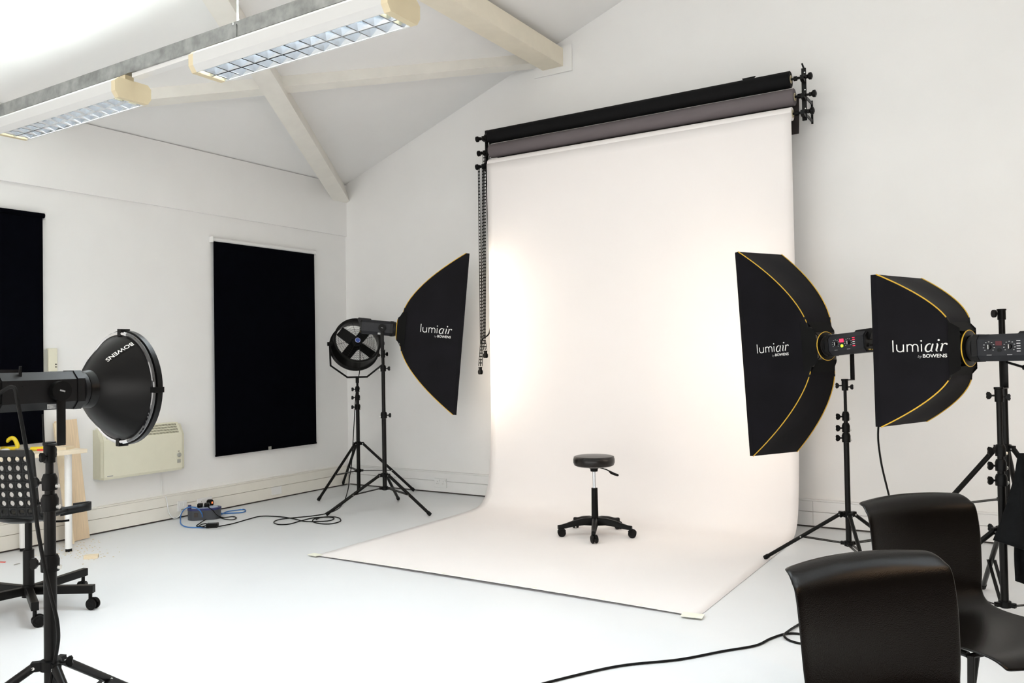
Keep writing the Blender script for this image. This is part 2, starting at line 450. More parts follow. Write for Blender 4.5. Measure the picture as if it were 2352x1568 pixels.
for i, p in enumerate(fx):
    o = fit if i == 0 else copy_tree(fit)
    o.location = p; o['label'] = flab[i]
    ld = bpy.data.lights.new('tube_light', 'AREA'); ld.shape = 'RECTANGLE'; ld.size = 1.16; ld.size_y = 0.13
    ld.energy = TUBE_W*(1.35, 0.9, 0.12, 0.05)[i]; ld.color = (0.90, 0.97, 1.0); ld.spread = math.radians(165)
    lo_ = bpy.data.objects.new('tube_light', ld); COL.objects.link(lo_)
    lo_.parent = o; lo_.location = (0, 0, 0.047)
    ud = bpy.data.lights.new('added_uplight', 'AREA'); ud.shape = 'RECTANGLE'; ud.size = 1.1; ud.size_y = 0.04
    ud.energy = UP_W*(1.2, 0.85, 0.1, 0.05)[i]; ud.color = (0.90, 1.0, 0.97)
    uo = bpy.data.objects.new('added_uplight', ud); COL.objects.link(uo)
    uo.parent = o; uo.location = (0, 0, 0.175); uo.rotation_euler = (PI, 0, 0)
ch = thing('steel_channel', 'long dull galvanised steel channel carrying the fluorescent fittings', 'steel channel', (0, FY, FZ))
for a, b in ((0.02, 3.10), (3.105, 6.2), (6.205, 9.3)):
    MB().prism([(-0.03,0.141),(0.03,0.141),(0.03,0.215),(0.024,0.215),(0.024,0.147),(-0.024,0.147),(-0.024,0.215),(-0.03,0.215)], a, b, axis='x').build('channel_length', M_STEEL, ch, 0)
for a, b in ((2.27, 2.86), (4.14, 4.74)):
    MB().box((a, -0.018, 0.118), (b, 0.03, 0.1405)).build('mounting_rail', M_WHITEP, ch, 0)
for x in (3.10, 6.2):
    MB().box((x-0.03, -0.036, 0.137), (x+0.03, -0.0305, 0.20)).build('joint_plate', M_STEEL, ch, 0)
    MB().cyl((x, 0.0, 0.147), (x, 0.0, slope_z(x)-FZ), 0.005, n=8).build('hanger_rod', M_STEEL, ch)

# warm light added out of frame, given the shape of a pendant
pl = thing('added_warm_pendant', 'added warm light in pendant form hanging far down the room', 'lamp', (9.9, -4.4, 0))
MB().lathe([(0.03,3.38),(0.06,3.36),(0.20,3.20),(0.205,3.20),(0.065,3.37),(0.03,3.39)], 24).build('added_shade', M_HOUS, pl)
MB().cyl((0,0,3.38),(0,0,slope_z(2*RIDX-9.9)), 0.006, n=8).build('added_cord', M_CABLE, pl)
MB().lathe([(0.001,3.17),(0.03,3.18),(0.045,3.22),(0.03,3.28),(0.02,3.34)], 16).build('added_bulb', mat('added_warm_bulb',(1,0.8,0.5),0.4,emit=(1,0.62,0.3),estr=6), pl)
pd = bpy.data.lights.new('added_bulb_light', 'POINT'); pd.energy = 420; pd.color = (1.0, 0.62, 0.34); pd.shadow_soft_size = 0.05
po = bpy.data.objects.new('added_bulb_light', pd); COL.objects.link(po); po.parent = pl; po.location = (0, 0, 3.235)

# ------------------------------------------------------------------ blinds
def make_blind(label, y0, y1, z0, z1, x=0.03):
    root = thing('blackout_blind', label, 'blind', (x, (y0+y1)/2, z0))
    h = z1 - z0; w = (y1-y0)/2
    MB().box((0.0, -w, 0.0), (0.003, w, h-0.01)).build('fabric', M_BLIND, root, 0)
    MB().cyl((0.0, -w-0.01, h+0.008), (0.0, w+0.012, h+0.008), 0.019).build('roller_tube', M_BLIND if 'wide' in label else M_WHITEP, root)
    for s in (-1, 1):
        MB().box((-0.03, s*(w+0.016)-0.004, h-0.02), (0.02, s*(w+0.016)+0.004, h+0.032)).build('end_bracket', M_WHITEP, root, 0)
    MB().box((-0.006, -w, -0.004), (0.008, w, 0.012)).build('bottom_bar', M_BLIND, root, 0)
    MB().box((0.0085, -0.018, -0.002), (0.0105, 0.018, 0.028)).build('pull_tab', M_GREYP, root, 0)
    return root
make_blind('black roller blind hanging full length between heater and corner', -1.735, -0.497, 0.488, 2.45)
make_blind('wide black roller blind hanging behind the work table', -4.75, -3.262, 0.765, 2.455)

# control box by the wide blind
cb = thing('control_box', 'small cream and grey box on the wall beside the wide black blind', 'control box', (0.0, -3.215, 1.29))
MB().box((0, -0.05, 0.0), (0.03, -0.012, 0.165), bev=0.003).build('grey_cover', M_GREYP, cb, 0)
MB().box((0, -0.012, 0.0), (0.045, 0.052, 0.175), bev=0.003).build('cream_cover', M_CREAM, cb, 0)
for z in (0.03, 0.05): MB().box((0.0445, 0.032, z), (0.0465, 0.046, z+0.008)).build('vent_slot', M_DARK, cb, 0)

# ------------------------------------------------------------------ heater
ht = thing('panel_heater', 'cream electric panel heater with slotted top fixed to the left wall', 'heater', (0.0, -2.49, 0.425))
hw = 0.375
MB().prism([(0.0,0.0),(0.105,0.0),(0.112,0.02),(0.112,0.31),(0.055,0.405),(0.0,0.405)], -hw+0.025, hw-0.025).build('casing', M_CREAM, ht, 0)
for s in (-1, 1):
    a, b = sorted((s*(hw-0.024), s*hw))
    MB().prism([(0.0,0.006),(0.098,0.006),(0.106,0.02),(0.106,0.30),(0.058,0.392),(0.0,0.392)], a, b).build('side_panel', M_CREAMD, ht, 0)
d_ = Vector((0.112-0.055, 0, 0.31-0.405)); n_ = Vector((0.095, 0, 0.057)).normalized()
for rrow in range(4):
    g = MB()
    for k in range(58):
        y = -hw+0.055 + k*(2*hw-0.11)/57
        t0 = 0.10 + rrow*0.215; t1 = t0 + 0.15
        base = Vector((0.055, 0, 0.405))
        for (ta, tb) in ((t0, t1),):
            p, q = base + d_*ta + n_*0.0008, base + d_*tb + n_*0.0008
            g.add([(p.x,y-0.0036,p.z),(p.x,y+0.0036,p.z),(q.x,y+0.0036,q.z),(q.x,y-0.0036,q.z)], [(0,1,2,3)])
    go = g.build('grille_row', M_SLOT, ht, 0); go['kind'] = 'stuff'
MB().lathe([(0.019,0.0),(0.019,0.008),(0.015,0.012),(0.001,0.012)], 20, axis='x', xf=T(0.112, hw-0.055, 0.13)).build('thermostat_dial', M_GREYP, ht)
MB().box((0.112, hw-0.072, 0.062), (0.116, hw-0.040, 0.092)).build('switch', M_GREYP, ht, 0)
MB().box((0.112, hw-0.064, 0.158), (0.114, hw-0.050, 0.163)).build('indicator', M_DARK, ht, 0)
MB().box((0.112, -hw+0.05, 0.024), (0.1128, -hw+0.098, 0.031)).build('maker_print', M_PRINTG, ht, 0)
tag(MB().tube(spline([(0.012,-2.27,0.425),(0.012,-2.272,0.34),(0.012,-2.262,0.225),(0.053,-2.255,0.195),(0.056,-2.235,0.08),(0.06,-2.20,0.02),(0.062,-2.165,0.012),(0.064,-2.13,0.03),(0.062,-2.10,0.068)],6), 0.0045, n=6).build('heater_flex', M_WHITEP),
    'thin white flex hanging from the heater to the fused spur', 'cable')

# ------------------------------------------------------------------ sockets
def faceplate(name, label, cat, loc, w, h, side, pins):
    r = thing(name, label, cat, loc, (0,0,0) if side == 'left' else (0,0,-PI/2))
    MB().box((0, -w/2, 0), (0.010, w/2, h), bev=0.002).build('plate', M_WHITEP, r, 0)
    for y in pins:
        for dy, dz, a, b in ((0,0.014,0.003,0.006),(-0.009,-0.006,0.005,0.003),(0.009,-0.006,0.005,0.003)):
            MB().box((0.0098, y+dy-a/2, h/2+dz-b/2), (0.0108, y+dy+a/2, h/2+dz+b/2)).build('pin_hole', M_DARK, r, 0)
        MB().box((0.010, y-0.006+0.022, h*0.68), (0.013, y+0.006+0.022, h*0.86)).build('rocker', M_WHITEP, r, 0)
    return r
s1 = faceplate('fused_spur', 'white fused spur plate on the trunking under the heater', 'switch', (0.046, -2.10, 0.060), 0.088, 0.086, 'left', [])
MB().box((0.010, -0.03, 0.045), (0.014, -0.008, 0.075)).build('fuse_carrier', M_WHITEP, s1, 0)
MB().box((0.010, 0.008, 0.04), (0.0135, 0.03, 0.075)).build('rocker', M_WHITEP, s1, 0)
MB().box((0.010, -0.012, 0.004), (0.014, 0.012, 0.016)).build('flex_outlet', M_GREYP, s1, 0)
faceplate('double_socket', 'white double socket behind the cable reel with one plug in it', 'socket', (0.046, -1.872, 0.052), 0.148, 0.088, 'left', [-0.036, 0.036])
pg = thing('mains_plug', 'black mains plug with orange neon in the double socket', 'plug', (0.0575, -1.832, 0.070))
MB().prism([(-0.024,0.0),(-0.014,-0.012),(0.014,-0.012),(0.024,0.0),(0.024,0.036),(0.012,0.048),(-0.012,0.048),(-0.024,0.036)], 0.0, 0.034, axis='x').build('body', M_BLACK, pg, 0)
MB().box((0.034, 0.002, 0.012), (0.0365, 0.014, 0.028)).build('neon', M_NEON, pg, 0)
faceplate('double_socket', 'white double socket on the back wall trunking beside the paper', 'socket', (1.29, -0.046, 0.056), 0.150, 0.090, 'back', [-0.036, 0.036])
faceplate('data_plate', 'blank white plate low on the left trunking toward the corner', 'socket', (0.046, -1.05, 0.045), 0.12, 0.075, 'left', [])

# ------------------------------------------------------------------ cable reel, adaptor, cables
rl = thing('cable_reel', 'oval grey and blue extension cassette on floor by double socket', 'extension lead', (0.265, -2.035, 0.0), (0,0,math.radians(47)))
def stadium(l, w, n=10):
    p = []
    for i in range(n+1): a = -PI/2+PI*i/n; p.append((l/2-w/2+w/2*math.cos(a), w/2*math.sin(a)))
    for i in range(n+1): a = PI/2+PI*i/n; p.append((-l/2+w/2+w/2*math.cos(a), w/2*math.sin(a)))
    return p
MB().prism(stadium(0.27,0.15), 0.0, 0.082, axis='z').build('body', M_REELG, rl)
MB().prism(stadium(0.276,0.156), 0.082, 0.096, axis='z').build('blue_rim', M_REELB, rl)
MB().prism(stadium(0.22,0.10), 0.096, 0.100, axis='z').build('socket_plate', mat('reel_pale_blue',(0.40,0.46,0.60),0.45), rl)
MB().cyl((-0.115,-0.03,0.096),(-0.115,-0.03,0.128),0.013).build('winder_knob', M_REELB, rl)
MB().box((-0.075,-0.079,0.03),(-0.045,-0.074,0.065)).build('cable_slot', M_DARK, rl, 0)
MB().box((-0.005,-0.078,0.035),(0.003,-0.074,0.07)).build('catch', M_DARK, rl, 0)
for i, (x, y) in enumerate(((-0.035, 0.0), (0.02, 0.005))):
    p = thing('mains_plug', ('black plug on the cassette nearest its winder knob', 'black plug in the middle of the extension cassette')[i], 'plug', rl.matrix_basis @ Vector((x, y, 0.1005)) if False else (0,0,0))
    p.location = Matrix.Translation((0.265,-2.035,0)) @ RZ(math.radians(47)) @ Vector((x, y, 0.100)); p.rotation_euler = (0,0,math.radians(47))
    MB().box((-0.022,-0.025,0.0),(0.022,0.025,0.032), bev=0.006).build('body', M_BLACK, p)
    MB().cyl((0,-0.02,0.014),(0,-0.045,0.012),0.006,n=8).build('strain_relief', M_BLACK, p)
def fp(px, py, z=0.005):
    p = onz(px, py, z); p.x = max(p.x, 0.06); return p
def cable(name, label, pts, r, m, k=8):
    return tag(MB().tube(spline(pts, k), r, n=8).build(name, m), label, 'cable')
cable('mains_cable', 'blue mains cable looping out of the cable reel onto floor',
      [at(465,1187,6.965), at(464,1180,6.90), at(457,1170,6.88), at(445,1164.5,6.92), at(432,1165,6.98), at(421,1172,7.02), at(415.5,1183,7.05), fp(414.5,1192), fp(416,1203), fp(430,1210), fp(460,1211), fp(478,1211,0.006)], 0.005, M_BLUE)
cable('mains_cable', 'blue cable loop lying flat right of the cable reel',
      [Vector((0.36,-1.95,0.02)), fp(520,1175), fp(545,1171), fp(560,1169.5), fp(564,1173), fp(555,1176.5), fp(530,1178), fp(505,1178.5), fp(500,1178)], 0.005, M_BLUE)
ad = thing('power_adaptor', 'small black adaptor box on the floor before the reel', 'adaptor', fp(488,1211,0.0), (0,0,math.radians(40)))
MB().box((-0.045,-0.03,0.0),(0.045,0.03,0.035), bev=0.004).build('case', M_BLACK, ad, 0)
MB().box((-0.03,-0.018,0.035),(0.03,0.018,0.0365)).build('rating_label', M_REELG, ad, 0)
cable('mains_cable', 'black cable from fan stand coiling on floor to small adaptor',
      [at(827,796,8.13), at(826,850,8.10), at(818,900,8.18), at(814,960,8.21), at(811,1010,8.1), at(807,1070,7.95), at(803,1095,7.85), fp(800,1120,0.12), fp(793,1145,0.03), fp(780,1165), fp(757,1177), fp(720,1184), fp(670,1189), fp(640,1193), fp(629,1199), fp(640,1204), fp(665,1203), fp(690,1196), fp(720,1189), fp(755,1187), fp(767,1190), fp(758,1195), fp(735,1197), fp(700,1197), fp(675,1191), fp(640,1186), fp(600,1185), fp(570,1192), fp(535,1202), fp(497,1209.5,0.02)], 0.0045, M_CABLE)
cable('mains_cable', 'black cable oval coiled on floor near a tripod foot',
      [fp(755,1186), fp(725,1190), fp(718,1197), fp(735,1202), fp(760,1202.5), fp(781,1197), fp(780,1190), fp(766,1186.5,0.012), fp(740,1187.5,0.012), fp(726,1193,0.012)], 0.0045, M_CABLE)
cable('mains_cable', 'black cable loops lying in front of the cable reel',
      [Vector((0.315,-2.05,0.115)), fp(489,1172,0.09), fp(498,1182,0.04), fp(512,1188), fp(535,1186), fp(543,1189), fp(535,1193), fp(518,1192), fp(500,1188), fp(475,1192), fp(455,1204), fp(452,1208), fp(465,1209), fp(478,1204), fp(470,1202), fp(458,1207,0.012), fp(470,1211,0.012), fp(481,1211,0.012)], 0.004, M_CABLE)
cable('mains_cable', 'black cable snaking across the bare white floor in the foreground',
      [onz(1180,1590,0.006), onz(1260,1566,0.006), onz(1380,1537,0.006), onz(1450,1525,0.006), onz(1560,1514,0.006), onz(1660,1495,0.006), onz(1735,1482,0.006), onz(1770,1466,0.006), onz(1805,1455,0.006), onz(1840,1456,0.006), onz(1870,1468,0.006), onz(1850,1478,0.006), onz(1818,1472,0.006), onz(1801,1460,0.014), onz(1812,1448,0.012), onz(1850,1425,0.006), onz(1950,1370,0.006), onz(2040,1310,0.006)], 0.0055, M_CABLE)

# ------------------------------------------------------------------ work table, planks, tools
tb = thing('work_table', 'narrow birch topped table on white tube legs at left wall', 'table', (0.0, -4.0, 0.0))
MB().box((0.05, -0.95, 0.700), (0.50, 0.80, 0.728), bev=0.003).build('tabletop', M_DESK, tb, 0)
for (x, y) in ((0.425, 0.70), (0.10, 0.55), (0.425, -0.85), (0.10, -0.85)):
    lg = MB().cyl((x,y,0.022),(x,y,0.70),0.024).build('leg', M_WHITEP, tb)
    MB().cyl((x,y,0.0),(x,y,0.022),0.022).build('foot', M_BLACK, lg)
def plank(name, label, base, top, w, t, m):
    b = Vector(base); tp = Vector(top); d = tp-b; L = d.length; z = d.normalized()
    y = Vector((0,1,0)); y = (y - z*y.dot(z)).normalized(); x = y.cross(z)
    xf = Matrix((x, y, z)).transposed().to_4x4(); xf.translation = b
    return tag(MB().box((0,-w/2,0),(t,w/2,L), xf=xf).build(name, m, None, 0), label, 'plank')
plank('wooden_plank', 'wide pale wooden board leaning on the wall past the table end', (0.125,-3.06,0.003), (0.025,-3.10,0.915), 0.165, 0.018, M_WOOD)
plank('wooden_plank', 'narrow pale batten leaning on the wall behind the wide board', (0.215,-3.17,0.003), (0.052,-3.185,0.90), 0.045, 0.018, M_WOODL)
tag(MB().box((0,-0.03,0),(0.09,0.03,0.022), bev=0.002, xf=T(0.74,-3.37,0)@RZ(0.9)).build('wood_offcut', M_WOODL, None, 0), 'small pale wood offcut lying on the floor beside the table', 'wood block')
for i, (y0, y1, x0, z, rz) in enumerate(((-3.34,-3.26,0.20,0.728,0.1),)):
    tag(MB().box((-0.12,-0.05,0),(0.12,0.05,0.02), xf=T(0.30,-3.33,0.728)@RZ(0.5)).build('wood_offcut', M_WOODL, None, 0), 'pale wood offcut on the end of the table top', 'wood block')
sd = MB()
for i in range(170):
    px = random.gauss(165, 45); py = random.gauss(1262, 16)
    if px < 60 or px > 290: continue
    p = onz(px, py, 0.0)
    if p.x < 0.06: continue
    sz = random.uniform(0.002, 0.006)
    sd.box((-sz,-sz*0.5,0.0005),(sz,sz*0.5,0.003), xf=T(p.x,p.y,0)@RZ(random.uniform(0,6)))
so = sd.build('sawdust', M_DUST, None, 0); so['kind'] = 'stuff'; tag(so, 'pale sawdust and chips scattered on the floor around table legs', 'sawdust')
tag(MB().box((-0.02,-0.006,0),(0.02,0.006,0.004), xf=T(*onz(6,1291))@RZ(0.4)).build('red_scrap', M_TRED, None, 0), 'tiny red scrap on the floor behind the swivel chair', 'scrap')
tag(MB().tube(spline([onz(32,1297,0.003),onz(38,1295,0.004),onz(46,1293.5,0.003)],4),0.003,n=6).build('wood_splinter', M_GREYP), 'short dark splinter on the floor behind the swivel chair', 'scrap')
# tools on the table
sw = thing('hand_saw', 'yellow handled saw lying on the work table', 'saw', onz(18,1034,0.728), (0,0,0))
r2 = (ROT @ Vector((1,0,0))); ang = math.atan2(r2.y, r2.x)
sw.rotation_euler = (0,0,ang); sw.scale = (1.35, 1.2, 1.25)
MB().tube(spline([(-0.012,0,0.013),(0.048,0,0.013),(0.046,0,0.045),(0.030,0,0.070),(0.010,0,0.066),(-0.014,0,0.040)],4,closed=True), 0.0115, n=8, closed=True).build('handle', M_TYEL, sw, 50)
MB().box((-0.075,-0.012,0.0),(-0.010,0.012,0.040), bev=0.006).build('blade_guard', M_TYEL, sw, 50)
MB().box((-0.38,-0.001,0.004),(-0.058,0.001,0.05)).build('blade', M_STEEL, sw, 0)
sd2 = thing('screwdriver', 'screwdriver with red and yellow handle on the work table', 'screwdriver', onz(88,1030,0.743), (0,0,ang+0.05))
MB().cyl((-0.05,0,0),(0.05,0,0),0.014,0.015,n=10).build('yellow_grip', M_TYEL, sd2)
MB().box((-0.0,-0.018,-0.015),(0.05,-0.004,-0.001)).build('red_grip', M_TRED, sd2, 0)
MB().cyl((-0.16,0,0),(-0.05,0,0),0.004,n=8).build('shaft', M_STEEL, sd2)
tag(MB().lathe([(0.001,0.0),(0.028,0.0),(0.03,0.012),(0.02,0.02),(0.001,0.022)],16,xf=T(*onz(12,1037,0.728))).build('tape_roll', M_WHITEP), 'small white disc on the table beside the saw handle', 'tape roll')

# ------------------------------------------------------------------ light stands
def wing_knob(mb_parent, loc, ang, s=1.0, m=M_BLACK):
    # small butterfly knob; axis radially outward at angle ang
    xf = T(*loc) @ RZ(ang)
    mb = MB().cyl((0,0,0),(0.022*s,0,0),0.005*s,n=8,xf=xf)
    mb.prism([(0.018*s,-0.008*s),(0.026*s,-0.018*s),(0.036*s,-0.020*s),(0.042*s,-0.010*s),(0.040*s,0.0),(0.042*s,0.010*s),(0.036*s,0.020*s),(0.026*s,0.018*s),(0.018*s,0.008*s)], -0.006*s, 0.006*s, axis='y', xf=xf)
    return mb.build('knob', m, mb_parent, 25)
def make_stand(label, loc, yaw, sections, collar, hub, tipR, angs, r_leg=0.012, brace_t=0.52, knob_ang=PI, bottom=None, lever=False, group=None):
    # sections: list of (z_top, radius), the first starts at 'bottom'
    root = thing('light_stand', label, 'light stand', (loc[0], loc[1], 0), (0,0,0), group)
    z0 = hub-0.02 if bottom is None else bottom
    prev = z0
    for i, (zt, r) in enumerate(sections):
        MB().cyl((0,0,prev),(0,0,zt), r, n=18).build('tube', M_BLKMET, root)
        if i < len(sections)-1:
            c = MB().lathe([(r*0.9,zt-0.045),(r+0.008,zt-0.043),(r+0.009,zt-0.004),(r+0.003,zt+0.012),(sections[i+1][1],zt+0.013)], 18)
            co_ = c.build('clamp', M_BLACK, root)
            wing_knob(co_, (math.cos(knob_ang)*(r+0.004), math.sin(knob_ang)*(r+0.004), zt-0.018), knob_ang)
            MB().cyl((-math.cos(knob_ang)*(r-0.002), -math.sin(knob_ang)*(r-0.002), zt-0.03), (-math.cos(knob_ang)*(r+0.016), -math.sin(knob_ang)*(r+0.016), zt-0.03), 0.008, n=10).build('clamp_bolt', M_SCREW, co_)
        prev = zt
    r0 = sections[0][1]
    cl = MB().lathe([(r0,collar-0.02),(r0+0.012,collar-0.02),(r0+0.012,collar+0.012),(r0,collar+0.016)], 18)
    for a in angs:
        cl.box((r0, -0.012, collar-0.02), (r0+0.038, 0.012, collar+0.010), xf=RZ(a))
    clo = cl.build('leg_collar', M_BLACK, root)
    hb = MB().lathe([(r0,hub-0.016),(r0+0.010,hub-0.016),(r0+0.010,hub+0.012),(r0,hub+0.014)], 18)
    for a in angs: hb.box((r0, -0.010, hub-0.012), (r0+0.030, 0.010, hub+0.008), xf=RZ(a))
    hb.build('brace_hub', M_BLACK, root)
    wing_knob(clo, (math.cos(angs[0]+PI/3)*(r0+0.01), math.sin(angs[0]+PI/3)*(r0+0.01), collar), angs[0]+PI/3, 0.9)
    for a in angs:
        p0 = Vector((r0+0.03, 0, collar-0.006)); p1 = Vector((tipR, 0, r_leg+0.002))
        d = p1-p0
        lg = MB().cyl(p0, p1, r_leg, n=12, xf=RZ(a)).build('leg', M_BLKMET, root)
        MB().cyl(p0+d*0.955, p1+d.normalized()*0.004, r_leg+0.003, n=12, xf=RZ(a)).build('rubber_foot', M_BLACK, lg)
        q = p0 + d*brace_t
        bmb = MB()
        for s in (-1, 1):
            bmb.tube([(r0+0.026, s*0.012, hub-0.002), (q.x, s*0.014, q.z)], 0, flat=(0.016, 0.004), xf=RZ(a))
        bmb.build('brace', M_BLKMET, root, 0)
        sc = MB()
        for s in (-1, 1):
            sc.cyl((r0+0.03, s*0.0125, collar-0.008), (r0+0.03, s*0.0145, collar-0.008), 0.005, n=8, xf=RZ(a))
            sc.cyl((q.x, s*0.016, q.z), (q.x, s*0.019, q.z), 0.005, n=8, xf=RZ(a))
        sc.build('rivet', M_SCREW, lg)
    return root
def angs_from(tip, c):
    a = math.atan2(tip.y-c[1], tip.x-c[0]); return [a, a+2*PI/3, a-2*PI/3]
KCAM = math.atan2(-r2.y, -r2.x)       # towards picture left, seen from the camera
SB1 = (1.415, -1.024)
make_stand('tall black light stand carrying the softbox beside the fan', SB1, 0, [(0.86,0.0195),(1.275,0.0165),(1.385,0.013)], 0.318, 0.20, 0.52, angs_from(onz(751,1185), SB1), 0.0135, 0.51, knob_ang=KCAM+PI)
FAN = (0.52, -0.40)
make_stand('black light stand holding up the drum fan in the corner', FAN, 0, [(0.88,0.0185),(0.975,0.0165),(1.06,0.0145),(1.13,0.012)], 0.50, 0.225, 0.56, angs_from(onz(732,1151), FAN), 0.0135, 0.57, knob_ang=KCAM, bottom=0.02)
SB2 = (5.328, -1.269)
make_stand('black light stand with one foot resting on the white paper', SB2, 0, [(0.83,0.0165),(0.89,0.0145),(0.96,0.0125),(1.13,0.0095)], 0.353, 0.175, 0.53, angs_from(onz(1753,1284), SB2), 0.0115, 0.50, knob_ang=KCAM)
SB3 = (6.159, -2.032)
make_stand('black light stand rising behind the plastic chairs under a flash head', SB3, 0, [(0.73,0.0175),(0.80,0.016),(0.87,0.0145),(1.115,0.0125)], 0.48, 0.13, 0.74, angs_from(onz(2258,1353), SB3), 0.0125, 0.5, knob_ang=KCAM)
S4 = (6.157, -1.225)
st4 = make_stand('tall spare black light stand with empty top socket by back wall', S4, 0, [(1.40,0.019),(1.50,0.0165)], 0.79, 0.50, 0.72, [math.radians(205), math.radians(-40), math.radians(82)], 0.014, 0.42, knob_ang=KCAM, bottom=0.25)
tcap = MB().lathe([(0.016,1.50),(0.021,1.50),(0.021,1.552),(0.024,1.552),(0.024,1.56),(0.001,1.56)], 18).build('top_socket', M_BLACK, st4)
MB().cyl((math.cos(KCAM)*0.02, math.sin(KCAM)*0.02, 1.535), (math.cos(KCAM)*0.04, math.sin(KCAM)*0.04, 1.535), 0.005, n=8).cyl((math.cos(KCAM)*0.036, math.sin(KCAM)*0.036, 1.535), (math.cos(KCAM)*0.048, math.sin(KCAM)*0.048, 1.535), 0.022, n=16).build('clamp_knob', M_BLACK, tcap)
SD = (3.46, -5.06)
make_stand('thick black light stand under the beauty dish head', SD, 0, [(0.68,0.0205),(0.885,0.0185),(0.955,0.0155),(1.035,0.0125)], 0.325, 0.12, 0.50, [math.radians(-10), math.radians(110), math.radians(230)], 0.015, 0.5, knob_ang=KCAM)

# ------------------------------------------------------------------ flash heads
def make_head(label, mount, yaw, pitch, PZ=0.215, lit=False, lever=False, dark=False):
    # mount: top of the stand tube.  local +X = firing direction
    root = thing('flash_head', label, 'flash head', mount, (0,0,yaw))
    X = T(0,0,PZ) @ RY(-pitch) @ T(0.12,0,0)     # body coordinates: front ring at x=0
    w, h, c = 0.055, 0.064, 0.026
    octo = [(-w+c,-h),(w-c,-h),(w,-h+c),(w,h-c),(w-c,h),(-w+c,h),(-w,h-c),(-w,-h+c)]
    MB().prism(octo, -0.30, -0.045, axis='x', xf=X).build('body', M_STROBEB if dark else M_STROBE, root, 0)
    oc2 = [(a*1.07, b*1.05) for a, b in octo]
    MB().prism(oc2, -0.052, -0.026, axis='x', xf=X).build('front_bezel', M_STROBEB, root, 0)
    MB().lathe([(0.062,-0.026),(0.066,-0.024),(0.066,-0.010),(0.060,-0.008),(0.060,0.0),(0.02,0.0)], 28, axis='x', xf=X).build('mount_ring', M_STROBEB, root)
    # rear: panel and carrying handle
    rp = MB().prism([(a*0.92, b*0.92) for a, b in octo], -0.312, -0.30, axis='x', xf=X).build('rear_panel', M_STROBEB, root, 0)
    for (y, z, rr) in ((0.025,-0.02,0.010),(-0.025,-0.02,0.009),(-0.02,-0.042,0.006)):
        MB().cyl((-0.312,y,z),(-0.318,y,z),rr,n=12,xf=X).build('socket', M_BLACK, rp)
    MB().box((-0.3145,-0.032,-0.052),(-0.312,0.0,-0.046),xf=X).box((-0.3145,0.01,-0.05),(-0.312,0.03,-0.045),xf=X).build('panel_print', M_GOLD, rp, 0)
    hprof = [(-0.215,0.058),(-0.23,0.074),(-0.335,0.076),(-0.345,0.062),(-0.322,0.012),(-0.305,0.008),(-0.302,0.03),(-0.318,0.052),(-0.30,0.060),(-0.25,0.060)]
    MB().prism(hprof, -0.024, 0.024, xf=X).build('carry_handle', M_STROBEB, root, 0)
    # controls on the left (+Y) side
    yy = w
    def side(mb, name, m, par): return mb.build(name, m, par, 0)
    for (x, rr) in ((-0.105,0.017),(-0.195,0.017)):
        dl = MB().cyl((x,yy,0.004),(x,yy+0.010,0.004),rr*0.72,rr*0.62,n=16,xf=X).build('dial', M_STROBEB, root)
        tk = MB()
        for k in range(9):
            a = math.radians(-40 + k*260/8); cxx, czz = x + 0.024*math.cos(a), 0.004 + 0.024*math.sin(a)
            tk.box((cxx-0.0028, yy, czz-0.001), (cxx+0.0028, yy+0.0012, czz+0.001), xf=X)
        side(tk, 'tick_mark', M_PRINT, dl)
        side(MB().box((x-0.011,yy,-0.036),(x+0.011,yy+0.0012,-0.033),xf=X), 'caption', M_PRINTG, dl)
        side(MB().box((x-0.0015,yy+0.010,-0.006),(x+0.0015,yy+0.012,0.014),xf=X), 'pointer', M_PRINT, dl)
    side(MB().box((-0.163,yy,0.010),(-0.135,yy+0.002,0.030),xf=X), 'display', M_REDL if lit else M_REDOFF, root)
    if lit: MB().cyl((-0.150,yy,-0.012),(-0.150,yy+0.003,-0.012),0.009,n=14,xf=X).build('test_button', M_GRNL, root)
    else: MB().cyl((-0.150,yy,-0.012),(-0.150,yy+0.003,-0.012),0.009,n=14,xf=X).build('test_button', M_STROBEB, root)
    for k in range(5):
        z = 0.028 - k*0.012
        side(MB().box((-0.242,yy,z),(-0.226,yy+0.0012,z+0.003),xf=X), 'indicator_lamp', M_REDL if lit and k in (0,1,4) else M_PRINT, root)
    side(MB().box((-0.10, w-c+0.004, h-0.0), (-0.045, w-c+0.012, h+0.0012), xf=X), 'maker_print', M_PRINTG, root)
    # labels on the right (-Y) side
    side(MB().box((-0.155,-w+c-0.026,-h+0.004),(-0.105,-w+c-0.022,-h+0.020),xf=X@T(0,0.0,0)), 'rating_sticker', M_LABEL, root)
    # bracket on the -Y side
    by = -w
    br = MB().cyl((0,by-0.026,PZ),(0,by+0.002,PZ),0.033,n=24)
    br.build('tilt_knob', M_BLACK, root)
    MB().box((-0.009,by-0.028,PZ-0.0025),(0.009,by-0.026,PZ+0.0025),xf=T(0,0,PZ)@RY(0.3)@T(0,0,-PZ)).build('knob_print', M_PRINTG, root, 0)
    MB().box((-0.015,by-0.020,0.036),(0.015,by-0.014,PZ+0.012),bev=0.002).box((-0.015,by-0.020,0.031),(0.015,0.012,0.037),bev=0.002).build('bracket_arm', M_BLKMET, root, 30)
    cl = MB().lathe([(0.013,-0.03),(0.0185,-0.03),(0.0185,0.028),(0.021,0.030),(0.021,0.040),(0.001,0.040)], 18).build('stand_clamp', M_BLACK, root)
    wing_knob(cl, (0.012, 0.012, 0.0), math.radians(40), 0.9)
    wing_knob(cl, (-0.012, -0.01, -0.008), math.radians(200), 0.8)
